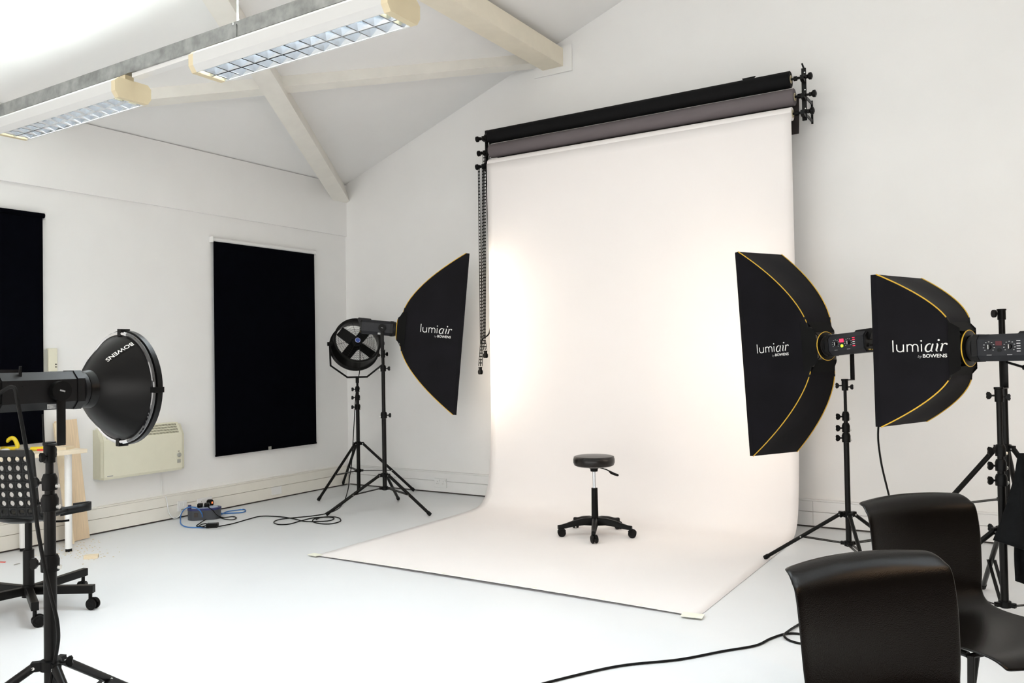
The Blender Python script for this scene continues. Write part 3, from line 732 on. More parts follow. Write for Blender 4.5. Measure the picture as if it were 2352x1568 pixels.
    if dark:
        MB().cyl((-0.235,-0.036,0.02),(-0.235,-0.040,0.085),0.006,0.0045,n=8,xf=X).cyl((-0.235,-0.05,0.012),(-0.235,-0.034,0.030),0.010,n=8,xf=X).build('aerial', M_BLACK, root)
        MB().cyl((-0.018,0.0,0.034),(-0.022,0.0,0.135),0.003,n=6).build('umbrella_rod', M_BLKMET, root)
    if lever:
        MB().tube([(-0.02,by+0.01,PZ-0.07),(-0.07,by+0.02,PZ-0.085),(-0.10,by+0.02,PZ-0.095)],0.006,n=8).build('tilt_lever', M_BLACK, root)
        MB().cyl((-0.095,by+0.02,PZ-0.095),(-0.19,by+0.02,PZ-0.098),0.012,n=10).build('lever_grip', M_BLACK, root)
    return root, X
def ring_point(mount, yaw, X):
    return Vector(mount) + RZ(yaw) @ (X @ Vector((0,0,0)))

# ------------------------------------------------------------------ softboxes
def make_softbox(label, ring, yaw, pitch, w, h, D, lit, k=0.044, ac=0.60):
    root = thing('softbox', label, 'softbox', ring, (0, 0, 0))
    root.rotation_euler = (RZ(yaw) @ RY(-pitch)).to_euler()
    q = 0.105
    def gy(a): return q + (w/2-q)*a**0.62
    def gz(a): return q + 0.02 + (h/2-q-0.02)*a**0.62
    A0 = 0.05
    def ax(a): return A0 + a*(D-A0)
    NA = 18; AS = [(i/(NA-1))**1.5 for i in range(NA)]
    # slack cloth dips in a little between the ribs
    def dip(v, a): return -0.018*math.cos(PI*v/2)*math.sin(PI*min(1,a))
    def side_pt(s, a, v): return (ax(a), s*(gy(a)+dip(v,a)), gz(a)*v)
    def top_pt(s, a, v): return (ax(a), gy(a)*v, s*(gz(a)+dip(v,a)))
    for s in (-1, 1):
        pn = MB().grid(NA, 13, lambda u, v: side_pt(s, AS[round(u*(NA-1))], -1+2*v)).build('side_panel', M_FABRIC, root, 60)
        MB().grid(NA, 9, lambda u, v: top_pt(s, AS[round(u*(NA-1))], -1+2*v)).build('end_panel', M_FABRIC, root, 60)
        # logo on each side panel
        def lay(vs, ox, oy, sc):
            out = []
            for x, y in vs:
                tx = (ox + x*sc) ; tz = oy + y*sc
                a = ac + (tx if s < 0 else -tx)/(D-A0)
                a = min(max(a, 0.02), 1.0)
                v = tz/gz(a)
                out.append((ax(a), s*(gy(a)+dip(v,a)+0.004), tz))
            return out
        lw = MB().add(lay(LOGO[0], -3.1*k, -0.01, k), LOGO[1]).build('logo_print', M_PRINT, pn, 0)
        MB().add(lay(BOW2[0], 0.25*k, -0.01-0.82*k, k*1.05), BOW2[1]).build('maker_print', M_PRINT, pn, 0)
        MB().add(lay(BY2[0], -0.35*k, -0.01-0.82*k, k), BY2[1]).build('by_print', M_PRINTG, pn, 0)
    for sy in (-1, 1):
        for sz in (-1, 1):
            MB().tube([(ax(a), sy*(gy(a)+0.001), sz*(gz(a)+0.001)) for a in AS], 0.0032, n=6).build('piping', M_YEL, root)
    # front: fabric lip, edge piping and diffuser
    MB().box((D, -w/2, -h/2), (D+0.03, -w/2+0.006, h/2)).box((D, w/2-0.006, -h/2), (D+0.03, w/2, h/2)).box((D, -w/2+0.006, -h/2), (D+0.03, w/2-0.006, -h/2+0.006)).box((D, -w/2+0.006, h/2-0.006), (D+0.03, w/2-0.006, h/2)).build('front_lip', M_FABRIC, root, 0)
    MB().box((D+0.004, -w/2+0.007, -h/2+0.007), (D+0.010, w/2-0.007, h/2-0.007)).build('diffuser', M_DIFF if lit else M_DIFFOFF, root, 0)
    # rear: speed ring, fabric flaps round it
    MB().lathe([(0.064,0.0),(0.088,0.004),(0.088,0.03),(0.07,0.045),(0.064,0.045)], 32, axis='x', closed=True).build('speed_ring', M_BLKMET, root)
    MB().tube([(0.006, 0.089*math.cos(2*PI*i/32), 0.089*math.sin(2*PI*i/32)) for i in range(32)], 0.0028, n=6, closed=True).build('ring_piping', M_YEL, root)
    for s in (-1, 1):
        MB().grid(5, 7, lambda u, v: (0.012+u*0.075, s*(0.086+u*(gy(0.04)-0.086+0.012)), (-1+2*v)*(0.10+0.06*u))).build('rear_flap', M_FLAP, root, 60)
        MB().grid(5, 7, lambda u, v: (0.012+u*0.075, (-1+2*v)*(0.09+0.02*u), s*(0.086+u*(gz(0.04)-0.086+0.012)))).build('rear_flap', M_FLAP, root, 60)
    for sy in (-1, 1):
        for sz in (-1, 1):
            MB().tube([(0.02, sy*0.05, sz*0.06),(0.05, sy*q, sz*(q+0.02)),(ax(0.03), sy*gy(0.03), sz*gz(0.03))], 0.005, n=6).build('rod', M_BLKMET, root)
    return root

Y1, P1 = math.radians(38), math.radians(-5.6)
h1, X1 = make_head('grey flash head on the tall stand in front of the fan', (SB1[0], SB1[1], 1.385), Y1, P1, 0.232)
make_softbox('tall softbox by the pull chains lighting the paper', ring_point((SB1[0],SB1[1],1.385), Y1, X1), Y1, P1, 0.42, 1.416, 0.56, True)
Y2, P2 = math.radians(151.9), math.radians(-4)
h2, X2 = make_head('flash head with glowing red display and green button', (SB2[0], SB2[1], 1.13), Y2, P2, 0.252, lit=True)
make_softbox('tall softbox standing over the right edge of the paper', ring_point((SB2[0],SB2[1],1.13), Y2, X2), Y2, P2, 0.41, 1.356, 0.49, True, 0.036, 0.55)
Y3, P3 = math.radians(159.3), math.radians(-0.5)
h3, X3 = make_head('flash head with unlit display on the stand behind the chairs', (SB3[0], SB3[1], 1.115), Y3, P3, 0.228, lever=True)
make_softbox('shorter unlit softbox above the plastic chairs', ring_point((SB3[0],SB3[1],1.115), Y3, X3), Y3, P3, 0.46, 0.771, 0.345, False, 0.037, 0.40)
YD, PD = math.radians(91), math.radians(0)
hd, XD = make_head('flash head carrying the black beauty dish', (SD[0], SD[1], 1.035), YD, PD, dark=True)

# ------------------------------------------------------------------ beauty dish
ds = thing('beauty_dish', 'round black beauty dish with bright rim near the left wall blinds', 'beauty dish', ring_point((SD[0],SD[1],1.035), YD, XD), (0,0,YD))
prof = [(0.062,-0.004),(0.066,0.008),(0.068,0.022),(0.082,0.030),(0.106,0.046),(0.132,0.068),(0.155,0.092),(0.174,0.115),(0.188,0.134),(0.192,0.140)]
inner = [(r-0.004, a+0.003) for r, a in reversed(prof)]
MB().lathe(prof+inner, 64, axis='x', closed=True).build('bowl', M_SATIN, ds, 50)
for nm, mm, a0, a1 in (('lip_highlight', M_CHROME, -104, 104), ('gloss_lip', M_GLOSS, 104, 256)):  # chrome half stands in for highlight arcs on the gloss black lip
    MB().tube([(0.142, 0.199*math.cos(math.radians(a0+(a1-a0)*i/40)), 0.199*math.sin(math.radians(a0+(a1-a0)*i/40))) for i in range(41)], 0.008, n=10).build(nm, mm, ds)
MB().lathe([(0.200,0.150),(0.211,0.150),(0.211,0.170),(0.200,0.170)], 64, axis='x', closed=True).build('rim_band', M_SATIN, ds, 50)
for a in (90, 180, 270, 0):
    MB().box((0.134,0.190,-0.010),(0.172,0.216,0.010), xf=RX(math.radians(a+2))).build('rim_clip', M_BLACK, ds, 0)
MB().lathe([(0.001,0.10),(0.06,0.105),(0.06,0.109),(0.001,0.106)], 24, axis='x').build('centre_deflector', M_WHITEP, ds)
bv, bf = text2d('BOWENS', 1.0, offset=0.015)
bw = max(x for x, y in bv); bh = max(y for x, y in bv)
# arc length along the bowl, measured back from the rim
seg = list(reversed(prof))
def bowl(sarc):
    acc = 0
    for (r0, a0), (r1, a1) in zip(seg, seg[1:]):
        l = math.hypot(r1-r0, a1-a0)
        if acc + l >= sarc:
            t = (sarc-acc)/l; return r0+(r1-r0)*t, a0+(a1-a0)*t, Vector((-(a1-a0), (r1-r0)))
        acc += l
    return seg[-1][0], seg[-1][1], Vector((0,1))
sc_ = 0.108/bw; vs = []
for x, y in bv:
    r, a, nn = bowl(0.010 + x*sc_)
    r += 0.0035; a -= 0.0025
    ph = math.radians(58) - (y*sc_ - bh*sc_/2)/r
    vs.append((a, -r*math.cos(ph), r*math.sin(ph)))
MB().add(vs, bf).build('maker_print', M_PRINT, ds, 0)
# cables of the heads
mD = Vector((SD[0], SD[1], 0))
rp_ = Vector((SD[0],SD[1],1.035)) + RZ(YD) @ (XD @ Vector((-0.318, -0.025, -0.02)))
cable('mains_cable', 'black mains cable hanging down beside the beauty dish stand',
      [rp_, at(28,888,2.60), at(42,930,2.60), at(62,1040,2.66), at(76,1120,2.72), at(86,1210,2.74), at(102,1300,2.745), at(118,1370,2.745), at(130,1420,2.75), at(134,1460,2.76), at(130,1495,2.765), at(121,1540,2.76), onz(100,1640,0.2), onz(60,1680,0.006)], 0.0062, M_CABLE)
rp2 = Vector((SB2[0],SB2[1],1.13)) + RZ(Y2) @ (X2 @ Vector((-0.318, -0.025, -0.02)))
cable('mains_cable', 'black mains cable dropping to the floor behind the shorter softbox',
      [rp2, rp2+Vector((0.05,-0.03,-0.02)), at(2040,860,4.75), at(2018,975,4.72), at(2022,1050,4.70), at(2040,1130,4.66), at(2058,1200,4.6), onz(2075,1290,0.006), onz(2060,1320,0.006), onz(2020,1330,0.006)], 0.0055, M_CABLE)

# ------------------------------------------------------------------ drum fan
FC = at(818,789,8.25)
fdir = Vector((0.775,-0.555,0.0)).normalized()
fyaw = math.atan2(fdir.y, fdir.x); fpit = math.radians(22)
fn = thing('drum_fan', 'black drum fan with wire guard tilted up on stand', 'fan', (FC.x, FC.y, FC.z))
FX = RZ(fyaw) @ RY(-fpit)
R0 = 0.225
MB().lathe([(R0+0.006,0.09),(R0+0.012,0.095),(R0+0.012,0.075),(R0-0.002,0.07),(R0+0.012,-0.07),(R0+0.030,-0.085),(R0+0.030,-0.10),(R0+0.018,-0.10),(R0+0.004,-0.07),(R0-0.012,0.07),(R0-0.008,0.09)], 48, axis='x', closed=True, xf=FX).build('drum', M_BLKMET, fn)
fg = MB()
for k in range(1, 8):
    rr = 0.05 + k*0.0235
    fg.tube([(0.088, rr*math.cos(2*PI*i/32), rr*math.sin(2*PI*i/32)) for i in range(32)], 0.0011, n=4, closed=True, xf=FX)
for k in range(8):
    a = 2*PI*k/8+0.2
    fg.cyl((0.088,0.04*math.cos(a),0.04*math.sin(a)),(0.088,R0*math.cos(a),R0*math.sin(a)),0.0018,n=5,xf=FX)
fg.build('front_guard', M_BLKMET, fn)
rg = MB(); st = 0.034
n_ = 14
for i in range(-n_, n_+1):
    for s in (-1, 1):
        # zigzag of an expanded-metal guard: wavy chords
        pts = []
        for j in range(-2*n_, 2*n_+1):
            y = j*st*0.5; z = i*st*0.62 + (0.31*st if (j + (s>0)) % 2 else -0.31*st)
            if y*y + z*z < (R0-0.004)**2: pts.append((-0.085, y, z))
            else:
                if len(pts) > 1: rg.tube(pts, 0.0014, n=4, xf=FX)
                pts = []
        if len(pts) > 1: rg.tube(pts, 0.0014, n=4, xf=FX)
rg.build('rear_guard', M_BLKMET, fn, 0)
for k in range(4):
    a = PI/4 + k*PI/2 + 0.08
    def blade(u, v):
        rr = 0.04 + u*0.165; wdt = 0.062 - 0.010*u
        tw = math.radians(38 - 16*u); s = (v-0.5)*2*wdt
        return Vector((0.01 + s*math.sin(tw)*0.6, s*math.cos(tw)+0.0, rr))
    bl = MB()
    for off in (0.0, 0.004):
        bl.grid(6, 4, lambda u, v: blade(u, v)+Vector((off,0,0)), xf=FX @ RX(a))
    bl.build('blade', M_BLACK, fn, 60)
MB().lathe([(0.001,0.055),(0.05,0.05),(0.06,0.02),(0.06,-0.04),(0.001,-0.045)], 24, axis='x', xf=FX).build('motor_hub', M_BLACK, fn)
MB().cyl((0.086,0,0),(0.091,0,0),0.027,n=24,xf=FX).build('hub_badge', M_BADGE, fn)
MB().tube([(0.0915,0.024*math.cos(2*PI*i/24),0.024*math.sin(2*PI*i/24)) for i in range(24)],0.0014,n=4,closed=True,xf=FX).build('badge_ring', M_PRINT, fn)
# yoke, upright, along the fan's horizontal axis
side = Vector((-math.sin(fyaw), math.cos(fyaw), 0))
top = Vector((FAN[0], FAN[1], 1.165)) - FC
base = Vector((top.x, top.y, top.z))
yk = [side*0.262, side*0.262+Vector((0,0,-0.215)), side*0.10+Vector((0,0,base.z+0.0)), side*-0.10+Vector((0,0,base.z+0.0)), side*-0.262+Vector((0,0,-0.215)), side*-0.262]
off = Vector((base.x, base.y, 0))
yk = [p + off*(0.0 if i in (0,5) else (0.6 if i in (1,4) else 1.0)) for i, p in enumerate(yk)]
MB().tube(yk, 0.010, n=8).build('yoke', M_BLKMET, fn)
for s in (-1, 1):
    MB().cyl(side*(s*0.235), side*(s*0.285), 0.020, n=14).build('pivot_knob', M_BLACK, fn)
MB().cyl(base+Vector((0,0,-0.06)), base+Vector((0,0,0.008)), 0.017, n=14).build('spigot_socket', M_BLACK, fn)

# ------------------------------------------------------------------ backdrop rolls
def make_roll(name, label, x0, x1, y, z, r, m, cat='backdrop roll'):
    root = thing(name, label, cat, ((x0+x1)/2, y, z))
    w = (x1-x0)/2
    MB().lathe([(r-0.004,-w),(r,-w+0.003),(r,w-0.003),(r-0.004,w),(0.03,w),(0.03,-w)], 32, axis='x', closed=True).build('rolled_paper', m, root)
    MB().lathe([(0.03,-w-0.004),(0.03,w+0.004),(0.024,w+0.004),(0.024,-w-0.004)], 20, axis='x', closed=True).build('core', M_CORE, root)
    for s in (-1, 1):
        sp_ = MB().cyl((s*(w-0.02),0,0),(s*(w+0.135),0,0),0.009,n=10).build('spindle', M_BLACK, root)
        MB().lathe([(0.009,0.0),(0.016,0.006),(0.014,0.02),(0.026,0.032),(0.027,0.048),(0.012,0.056),(0.001,0.056)], 18, axis='x', xf=T(s*(w+0.10),0,0) @ (Matrix.Identity(4) if s > 0 else RZ(PI))).build('end_knob', M_BLACK, sp_)
        MB().cyl((s*(w+0.022),0,0),(s*(w+0.045),0,0),0.034 if s < 0 else 0.018,n=18).build('chain_wheel' if s < 0 else 'spindle_stop', M_BLACK, sp_)
    return root
XL, XR = 2.114, 4.833
rb = make_roll('backdrop_roll', 'black paper backdrop roll, topmost on the wall brackets', XL, XR-0.01, -0.30, 3.374, 0.063, M_PAPERB)
MB().prism([(-0.02,0.062),(0.055,0.062),(0.075,0.079),(-0.03,0.077)], -0.006, 0.006, xf=T(1.02,0.0,-0.001)).build('paper_clip', M_BLACK, rb, 0)
rg_ = make_roll('backdrop_roll', 'dark grey paper backdrop roll between black roll and white paper', XL+0.004, XR+0.012, -0.285, 3.243, 0.064, M_PAPERG)
wgr = (XR-XL)/2
MB().grid(2, 14, lambda u, v: (-wgr + 2*wgr*u + 0.02, 0.066 - 0.03*v*v, 0.03-0.30*v)).build('loose_end', M_PAPERD, rg_, 60)
wp = thing('white_paper_backdrop', 'white paper backdrop hanging from roll and sweeping over the floor', 'paper backdrop', ((XL+XR)/2, -0.33, 0.0))
rw = make_roll('white_paper_roll', 'x', XL, XR, 0, 0, 0.050, M_PAPER)
wz = 3.112
for c in list(rw.children):
    c.parent = wp
    c.location = (0, 0.02, wz)
bpy.data.objects.remove(rw, do_unlink=True)
# sheet path (y local, z): off the front of the roll, down, curve, out over the floor
path = [(-0.030, wz), (-0.028, 2.6), (-0.024, 1.8), (-0.026, 1.0), (-0.030, 0.62), (-0.036, 0.45), (-0.052, 0.30), (-0.09, 0.165), (-0.15, 0.075), (-0.24, 0.026), (-0.36, 0.008), (-0.55, 0.004), (-1.0, 0.003), (-1.5, 0.003), (-1.9, 0.003), (-2.05, 0.003), (-2.14, 0.004), (-2.19, 0.006), (-2.225, 0.008)]
pth = spline([(0, a, b) for a, b in path], 4)
def sheet(u, v):
    p = pth[round(v*(len(pth)-1))]
    x = (-1+2*u)*(XR-XL)/2
    y, z = p.y, p.z
    # the free front edge curls up off the floor between its taped corners
    if y < -1.95:
        t = (-1.95-y)/0.275
        z += 0.010*t*t*max(0, math.sin(PI*min(max(u,0.0),1.0)))**0.6
        y -= 0.02*t*(u-0.5)*0
    # side edges bow forward a little where the sheet turns
    e = abs(2*u-1)
    if 0.05 < z < 1.2: y -= 0.02*e*e*math.exp(-((z-0.3)/0.3)**2)
    return (x, y, z)
sh = MB().grid(41, len(pth), sheet).build('sheet', M_PAPER, wp, 60)
sm = sh.modifiers.new('thick', 'SOLIDIFY'); sm.thickness = 0.0012; sm.offset = 0
tl = MB().box((-0.06,-0.035,0),(0.05,0.04,0.0015), xf=T(XR-0.02,-2.56,0.011)@RZ(0.15)).build('floor_tape', M_TAPE, None, 0)
tag(tl, 'pale tape holding the front corner of the white paper nearest the chairs', 'tape')
tl = MB().box((-0.04,-0.03,0),(0.05,0.03,0.0015), xf=T(XL+0.0,-2.55,0.011)@RZ(-0.1)).build('floor_tape', M_TAPE, None, 0)
tag(tl, 'pale tape holding the front corner of the white paper facing the heater', 'tape')

for i in range(11):
    u = (i+1)/12.5
    z = 0.0085 + 0.010*math.sin(PI*u)**0.6
    MB().box((-0.012,-0.006,0),(0.012,0.006,0.0012), xf=T(-(XR-XL)/2+(XR-XL)*u, -2.195, z-0.003)@RZ(0.4)).build('edge_mark', M_TAPE, wp, 0)
# wall brackets
for i, (x, lab) in enumerate(((XR+0.074, 'black triple bracket at the end of the rolls away from the chains'), (XL-0.066, 'black triple bracket above the hanging chains'))):
    b = thing('backdrop_bracket', lab, 'bracket', (x, 0, 3.05), group=None)
    sg = 1 if i == 0 else -1
    MB().box((-0.007,-0.010,0.045),(0.007,0.0,0.225)).build('wall_plate', M_BLKMET, b, 0)
    bar = MB().box((-0.017,-0.262,0.012),(0.017,-0.250,0.405), bev=0.002).build('upright_bar', M_BLKMET, b, 0)
    for zz in (0.055, 0.19): MB().box((-0.004,-0.252,zz),(0.004,-0.010,zz+0.022)).build('stand_off', M_BLKMET, b, 0)
    for zz, yy in ((0.062,-0.31),(0.193,-0.285),(0.324,-0.30)):
        MB().prism([(yy-0.022,zz+0.014),(yy-0.026,zz-0.02),(yy+0.0,zz-0.03),(-0.258,zz-0.03),(-0.258,zz+0.0),(yy+0.012,zz-0.010),(yy-0.010,zz-0.011),(yy-0.012,zz+0.014)], -0.013, 0.013, axis='x').build('hook', M_BLKMET, b, 0)
    for zz in (0.10, 0.24, 0.37): MB().cyl((0.008,-0.262,zz),(0.008,-0.265,zz),0.005,n=8).build('screw', M_SCREW, b)
    if i == 0: MB().prism([(-0.004,0.40),(0.010,0.40),(-0.006,0.445),(-0.016,0.44)], -0.262, -0.250).build('wing_screw', M_BLACK, b, 0)

# pull chains
def chain(label, x0, x1, y, ztop, zbot, xb, tie=None):
    root = thing('pull_chain', label, 'chain', (0, y, 0))
    mb = MB(); pit = 0.030
    def strand(p, q):
        p = Vector(p); q = Vector(q); d = q-p; n = int(d.length/pit)
        t = d.normalized(); sx = Vector((1,0,0)); sx = (sx - t*sx.dot(t)).normalized()
        for i in range(n):
            a = p + t*(pit*i); 
            # side rails and the rung of each ladder link
            w = 0.0085
            for s in (-1, 1):
                mb.box((-0.0022,-0.0022,0),(0.0022,0.0022,pit), xf=Matrix.Translation(a+sx*(s*w)) @ t.to_track_quat('Z','Y').to_matrix().to_4x4())
            c0 = a - sx*w; c1 = a + sx*w
            mb.cyl(c0, c1, 0.0052, n=5)
    for s, x in ((-1, x0), (1, x1)):
        e = xb + s*0.011
        if tie: strand((x,0,ztop),(tie[0]+s*0.006,0,tie[1])); strand((tie[0]+s*0.006,0,tie[1]),(e,0,zbot+0.065))
        else: strand((x,0,ztop),(e,0,zbot+0.065))
    c = mb.build('ladder_chain', M_BLACK, root, 0); c['kind'] = 'stuff'
    MB().lathe([(0.001,0.0),(0.017,0.0),(0.0235,0.012),(0.0235,0.032),(0.016,0.045),(0.015,0.052),(0.019,0.068),(0.001,0.068)], 16, xf=T(xb,0,zbot)).build('chain_weight', M_BLACK, root)
    return root
chain('black ladder chain with the lowest hanging weight', 2.006, 2.050, -0.33, 3.09, 1.185, 1.985, (2.005,1.47))
chain('black ladder chain with the middle weight, tied in the bundle', 2.043, 2.062, -0.30, 3.22, 1.335, 2.025, (2.012,1.50))
chain('black ladder chain half hidden behind the paper edge', 2.056, 2.095, -0.27, 3.35, 1.44, 2.083, (2.075,1.62))
tag(MB().tube(spline([(2.075,-0.285,1.62),(2.068,-0.30,1.56),(2.045,-0.32,1.53),(2.015,-0.335,1.51),(2.005,-0.338,1.47)],5), 0.0065, n=6).build('cable_tie', M_BLACK), 'black tie gathering the three pull chains together', 'tie')

# ------------------------------------------------------------------ casters, stool
def caster_mb(r=0.026, w=0.042, trail=0.014, top=0.07):
    mb = MB()
    for s in (-1, 1):
        mb.lathe([(r*0.35,-0.007),(r*0.9,-0.007),(r,-0.004),(r,0.004),(r*0.9,0.007),(r*0.55,0.006),(r*0.5,0.008),(0.001,0.008)], 20, xf=T(-trail,s*w*0.32,r) @ RX(PI/2 if s < 0 else -PI/2))
    hood = [(-trail+ (r+0.004)*math.cos(a), r+(r+0.004)*math.sin(a)) for a in [math.radians(20+ i*14) for i in range(11)]] + [(-trail,r), ]
    mb.prism(hood, -0.006, 0.006)
    mb.cyl((0,0,r+0.006),(0,0,top),0.010,n=10)
    return mb
SC = (3.508, -1.062)
stl = thing('rolling_stool', 'round black vinyl stool on casters standing on the white paper', 'stool', (SC[0], SC[1], 0.0035))
zs = 0.59
MB().lathe([(0.001,zs-0.078),(0.13,zs-0.078),(0.147,zs-0.070),(0.155,zs-0.05),(0.155,zs-0.026),(0.149,zs-0.012),(0.147,zs-0.010),(0.140,zs-0.004),(0.10,zs),(0.001,zs+0.002)], 48).build('seat', M_VINYL, stl, 28)
MB().tube([(0.1485*math.cos(2*PI*i/48),0.1485*math.sin(2*PI*i/48),zs-0.011) for i in range(48)],0.003,n=6,closed=True).build('seat_piping', M_VINYL, stl)
MB().lathe([(0.058,zs-0.078),(0.050,zs-0.088),(0.030,zs-0.098),(0.027,zs-0.118),(0.012,zs-0.120)], 20).build('seat_mechanism', M_BLACK, stl)
MB().cyl((0,0,0.345),(0,0,zs-0.112),0.0125,n=18).build('gas_lift', M_CHROME, stl)
MB().lathe([(0.001,0.075),(0.027,0.075),(0.0265,0.10),(0.0235,0.348),(0.0125,0.350)], 20).build('column_cover', M_BLACK, stl)
la = math.atan2(r2.y, r2.x) - 0.1
lv = MB().tube([(0.02,0,zs-0.085),(0.09,0,zs-0.105),(0.115,0,zs-0.118)],0.0045,n=8,xf=RZ(la)).build('height_lever', M_BLACK, stl)
MB().tube([(0.110,0,zs-0.116),(0.125,0,zs-0.128),(0.150,0,zs-0.140),(0.176,0,zs-0.148),(0.180,0,zs-0.152)],[0.0055,0.010,0.010,0.009,0.004],n=8,xf=RZ(la)).build('lever_grip', M_BLACK, lv)
cst = caster_mb(0.030, 0.046, 0.015, 0.075).mesh('caster', M_BLACK)
for k in range(5):
    a = math.radians(6 + 72*k)
    arm = [(0.02,0.105,0.030,0.024),(0.09,0.108,0.026,0.023),(0.16,0.098,0.022,0.020),(0.22,0.083,0.018,0.017),(0.255,0.076,0.016,0.015),(0.285,0.074,0.015,0.015)]
    mb = MB(); vs = []
    for (x, z, hh, ww) in arm:
        vs += [(x,-ww,z-hh*1.1),(x,ww,z-hh*1.1),(x,ww*0.9,z+hh*0.4),(x,ww*0.5,z+hh*0.75),(x,-ww*0.5,z+hh*0.75),(x,-ww*0.9,z+hh*0.4)]
    fs = [tuple(range(5,-1,-1)), tuple(len(vs)-6+i for i in range(6))]
    for j in range(len(arm)-1):
        for i in range(6): fs.append((j*6+i, j*6+(i+1)%6, j*6+6+(i+1)%6, j*6+6+i))
    ao = mb.add(vs, fs, RZ(a)).build('base_arm', M_BLACK, stl, 50)
    c = bpy.data.objects.new('caster', cst); COL.objects.link(c); c.parent = stl
    c.location = (0.272*math.cos(a), 0.272*math.sin(a), 0)
    c.rotation_euler = (0,0, math.radians((200,150,310,215,140)[k]))

# ------------------------------------------------------------------ perforated swivel chair
CS = (1.63, -4.195)
swc = thing('swivel_chair', 'black swivel chair with round holes through its backrest', 'swivel chair', (CS[0], CS[1], 0))
cfa = math.atan2(ROT.col[2][1], ROT.col[2][0]) - math.radians(4)     # faces away from the camera
CF = RZ(cfa)
cst2 = caster_mb(0.031, 0.05, 0.016, 0.085).mesh('caster', M_BLACK)
for k, aa in enumerate((-23, 31, 103, 175, 247)):
    a = math.radians((-23, 33, 106, 193, 264)[k])
    rr = (0.36, 0.335, 0.38, 0.36, 0.36)[k]
    MB().box((0.0,-0.018,0.088),(rr+0.02,0.018,0.132), bev=0.003, xf=RZ(a)).build('base_arm', M_BLKMET, swc, 0)
    c = bpy.data.objects.new('caster', cst2); COL.objects.link(c); c.parent = swc
    c.location = (rr*math.cos(a), rr*math.sin(a), 0); c.rotation_euler = (0,0,math.radians((250,200,130,40,320)[k]))
MB().lathe([(0.001,0.075),(0.034,0.075),(0.034,0.14),(0.028,0.142),(0.028,0.33),(0.018,0.332),(0.018,0.50),(0.001,0.50)], 20).build('column', M_BLKMET, swc)
MB().lathe([(0.001,0.485),(0.10,0.49),(0.17,0.515),(0.19,0.535),(0.001,0.536)], 24, xf=CF).build('seat_underframe', M_SATIN, swc)
def seatfn(u, v):
    x = -0.20 + 0.42*u; y = -0.21 + 0.42*v
    return (x, y*(1-0.12*u*u), 0.545 - 0.012*math.cos(PI*(v-0.5)) + 0.03*max(0, -x-0.14)/0.06 - 0.03*max(0, x-0.14)/0.08)
so_ = MB().grid(14, 14, seatfn, xf=CF).build('seat', M_MESHCH, swc, 60)
md = so_.modifiers.new('thick', 'SOLIDIFY'); md.thickness = 0.016
# backrest: cells with a round hole each
def backpt(y, z):       # curved shell, z from 0 to 0.38 above the seat back
    t = z/0.38
    return Vector((-0.215 - 0.05*t + 0.05*t*t*0.4 - 0.10*(1-t)**4*0 - 0.25*y*y*(-1), y*(1.0-0.10*t), 0.545 + z))
bk = MB(); p_ = 0.046; nx, nz = 8, 7; hr = 0.0145
for i in range(nx):
    for j in range(nz):
        cy_ = (i-(nx-1)/2)*p_; cz_ = 0.008 + (j+0.5)*p_
        ring = []; sq = []
        for k in range(16):
            a = 2*PI*k/16 + PI/16*0
            ring.append(backpt(cy_+hr*math.cos(a), cz_+hr*math.sin(a)))
            c_, s_ = math.cos(a), math.sin(a); mx = max(abs(c_), abs(s_))
            sq.append(backpt(cy_+p_/2*c_/mx, cz_+p_/2*s_/mx))
        bk.add(ring+sq, [(k,(k+1)%16,16+(k+1)%16,16+k) for k in range(16)], CF)
bo = bk.build('backrest', M_MESHCH, swc, 60)
md = bo.modifiers.new('thick', 'SOLIDIFY'); md.thickness = 0.010; md.offset = 0
w2 = nx*p_/2
rim = [backpt(-w2-0.006, 0.0+0.332*i/10) for i in range(11)] + [backpt(-w2-0.006+ (2*w2+0.012)*i/8, 0.338) for i in range(9)] + [backpt(w2+0.006, 0.332*(10-i)/10) for i in range(11)]
rim = [Vector((-0.10,-w2+0.01,0.53)), Vector((-0.17,-w2,0.532)), Vector((-0.205,-w2-0.004,0.540))] + rim[1:-1] + [Vector((-0.205,w2+0.004,0.540)), Vector((-0.17,w2,0.532)), Vector((-0.10,w2-0.01,0.53))]
MB().tube(rim, 0, flat=(0.034, 0.020), xf=CF).build('back_rim', M_MESHCH, swc, 40)
# loop arm on the right hand side of the seat
lp = spline([(0.02,-0.17,0.530),(0.06,-0.215,0.536),(0.09,-0.25,0.540),(0.13,-0.268,0.541),(0.17,-0.25,0.540),(0.185,-0.205,0.536),(0.17,-0.15,0.530)], 6)
la_ = MB(); vs = []
for p in lp: vs += [p+Vector((0,0,-0.022)), p+Vector((0,0,0.022))]
la_.add(vs, [(2*i,2*i+1,2*i+3,2*i+2) for i in range(len(lp)-1)], CF)
lo2 = la_.build('arm_loop', M_MESHCH, swc, 60); md = lo2.modifiers.new('thick','SOLIDIFY'); md.thickness = 0.009; md.offset = 0
MB().tube([(0.0,-0.05,0.50),(0.02,-0.10,0.478),(0.05,-0.16,0.474),(0.07,-0.19,0.476)],0.006,n=8,xf=CF).build('height_lever', M_BLACK, swc)

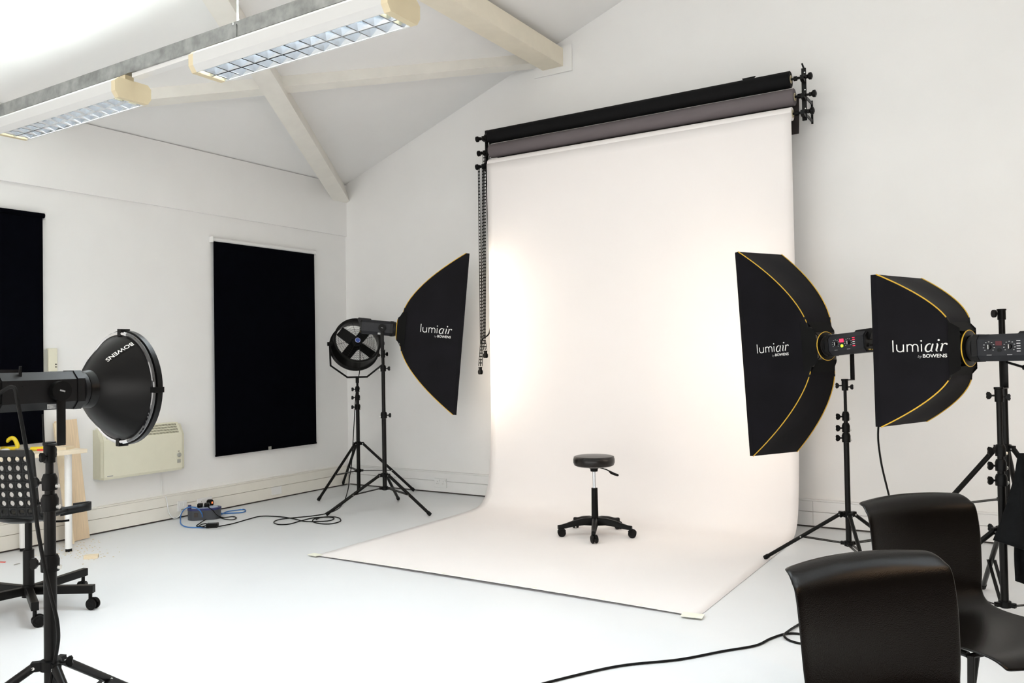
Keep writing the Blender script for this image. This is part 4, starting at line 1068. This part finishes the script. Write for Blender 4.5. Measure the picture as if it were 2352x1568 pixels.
# ------------------------------------------------------------------ plastic chairs
def make_plastic_chair(label):
    root = thing('plastic_chair', label, 'chair', group='black plastic shell chairs')
    # side profile (forward u, z) with half width
    pf = [(-0.084,0.806,0.192),(-0.072,0.817,0.214),(-0.052,0.822,0.228),(-0.030,0.815,0.236),(-0.010,0.798,0.243),(0.004,0.770,0.247),(0.012,0.73,0.248),(0.018,0.68,0.248),(0.022,0.62,0.246),(0.026,0.56,0.242),(0.032,0.51,0.236),(0.050,0.465,0.226),(0.085,0.436,0.222),(0.135,0.425,0.225),(0.20,0.424,0.228),(0.28,0.428,0.228),(0.36,0.432,0.225),(0.42,0.430,0.216),(0.455,0.418,0.205),(0.472,0.398,0.19)]
    sp3 = spline([(u, w, z) for u, z, w in pf], 2)
    N = len(sp3); n = 17
    def fn(a, b):
        p = sp3[round(b*(N-1))]; t = -1+2*a
        u, w, z = p.x, p.y, p.z
        back = min(1, max(0, (z-0.44)/0.1))
        cup = 0.028*(t*t)                      # shell is dished across its width
        u2 = u + cup*back - 0.014*back
        z2 = z + 0.014*(t*t)*(1-back) - (0.010*t*t if z > 0.79 else 0)
        return (u2, t*w, z2)
    sh = MB().grid(n, N, fn).build('shell', M_CHAIR, root, 70)
    md = sh.modifiers.new('thick', 'SOLIDIFY'); md.thickness = 0.009; md.offset = 0
    md = sh.modifiers.new('sub', 'SUBSURF'); md.levels = 1; md.render_levels = 2
    for s in (-1, 1):
        MB().tube([(0.06, s*0.17, 0.418), (0.10, s*0.175, 0.408), (0.33, s*0.175, 0.412)], 0.010, n=10).build('side_rail', M_BLKMET, root)
        for (u0, u1) in ((0.08, -0.02), (0.34, 0.40)):
            lg = MB().tube([(u0, s*0.175, 0.41), (u0+(u1-u0)*0.3, s*0.20, 0.30), (u1, s*0.225, 0.012)], 0.0105, n=10).build('leg', M_BLKMET, root)
            MB().cyl((u1, s*0.225, 0.0), (u1, s*0.225, 0.02), 0.014, n=10).build('foot_cap', M_BLACK, lg)
    MB().cyl((0.09,-0.175,0.402),(0.09,0.175,0.402),0.009,n=8).build('cross_rail', M_BLKMET, root)
    MB().cyl((0.33,-0.175,0.406),(0.33,0.175,0.406),0.009,n=8).build('cross_rail', M_BLKMET, root)
    return root
ca = math.atan2(-0.60, 0.80)
pc1 = make_plastic_chair('black plastic chair standing by itself in front of the other chair')
pc1.location = (5.955, -4.40, 0); pc1.rotation_euler = (0,0,ca)
pc2 = copy_tree(pc1, label='black plastic chair standing between the other chair and the light stands')
pc2.location = (5.955, -3.395, 0); pc2.rotation_euler = (0,0,ca)

# ------------------------------------------------------------------ black cloth on the stand
bc = thing('black_cloth', 'folded black cloth hanging from the stand behind the chairs', 'cloth', (0,0,0))
def cl_pt(px, py, d): return at(px, py, d)
rows = [(2338,1040,2356,3.84),(2330,1090,2372,3.80),(2316,1150,2392,3.75),(2298,1205,2410,3.72),(2284,1240,2420,3.70)]
def clothfn(u, v):
    k = v*(len(rows)-1); i = min(int(k), len(rows)-2); t = k-i
    a, b = rows[i], rows[i+1]
    xl = a[0]+(b[0]-a[0])*t; y = a[1]+(b[1]-a[1])*t; xr = a[2]+(b[2]-a[2])*t; d = a[3]+(b[3]-a[3])*t
    yy = y + v*u*42
    return at(xl+(xr-xl)*u, yy, d + 0.02*v*math.sin(u*9+1.0) - 0.02*math.sin(PI*u))
c1 = MB().grid(20, 16, clothfn).build('outer_fold', M_CLOTH, bc, 60)
md = c1.modifiers.new('thick','SOLIDIFY'); md.thickness = 0.012
def clothfn2(u, v):
    xl = 2342 - 6*v + 3*math.sin(v*7); y = 1100 + v*235 + u*28*v
    return at(xl+66*u, y, 3.80 + 0.02*math.sin(u*8)*v)
c2 = MB().grid(14, 16, clothfn2).build('inner_fold', M_CLOTH, bc, 60)
md = c2.modifiers.new('thick','SOLIDIFY'); md.thickness = 0.012
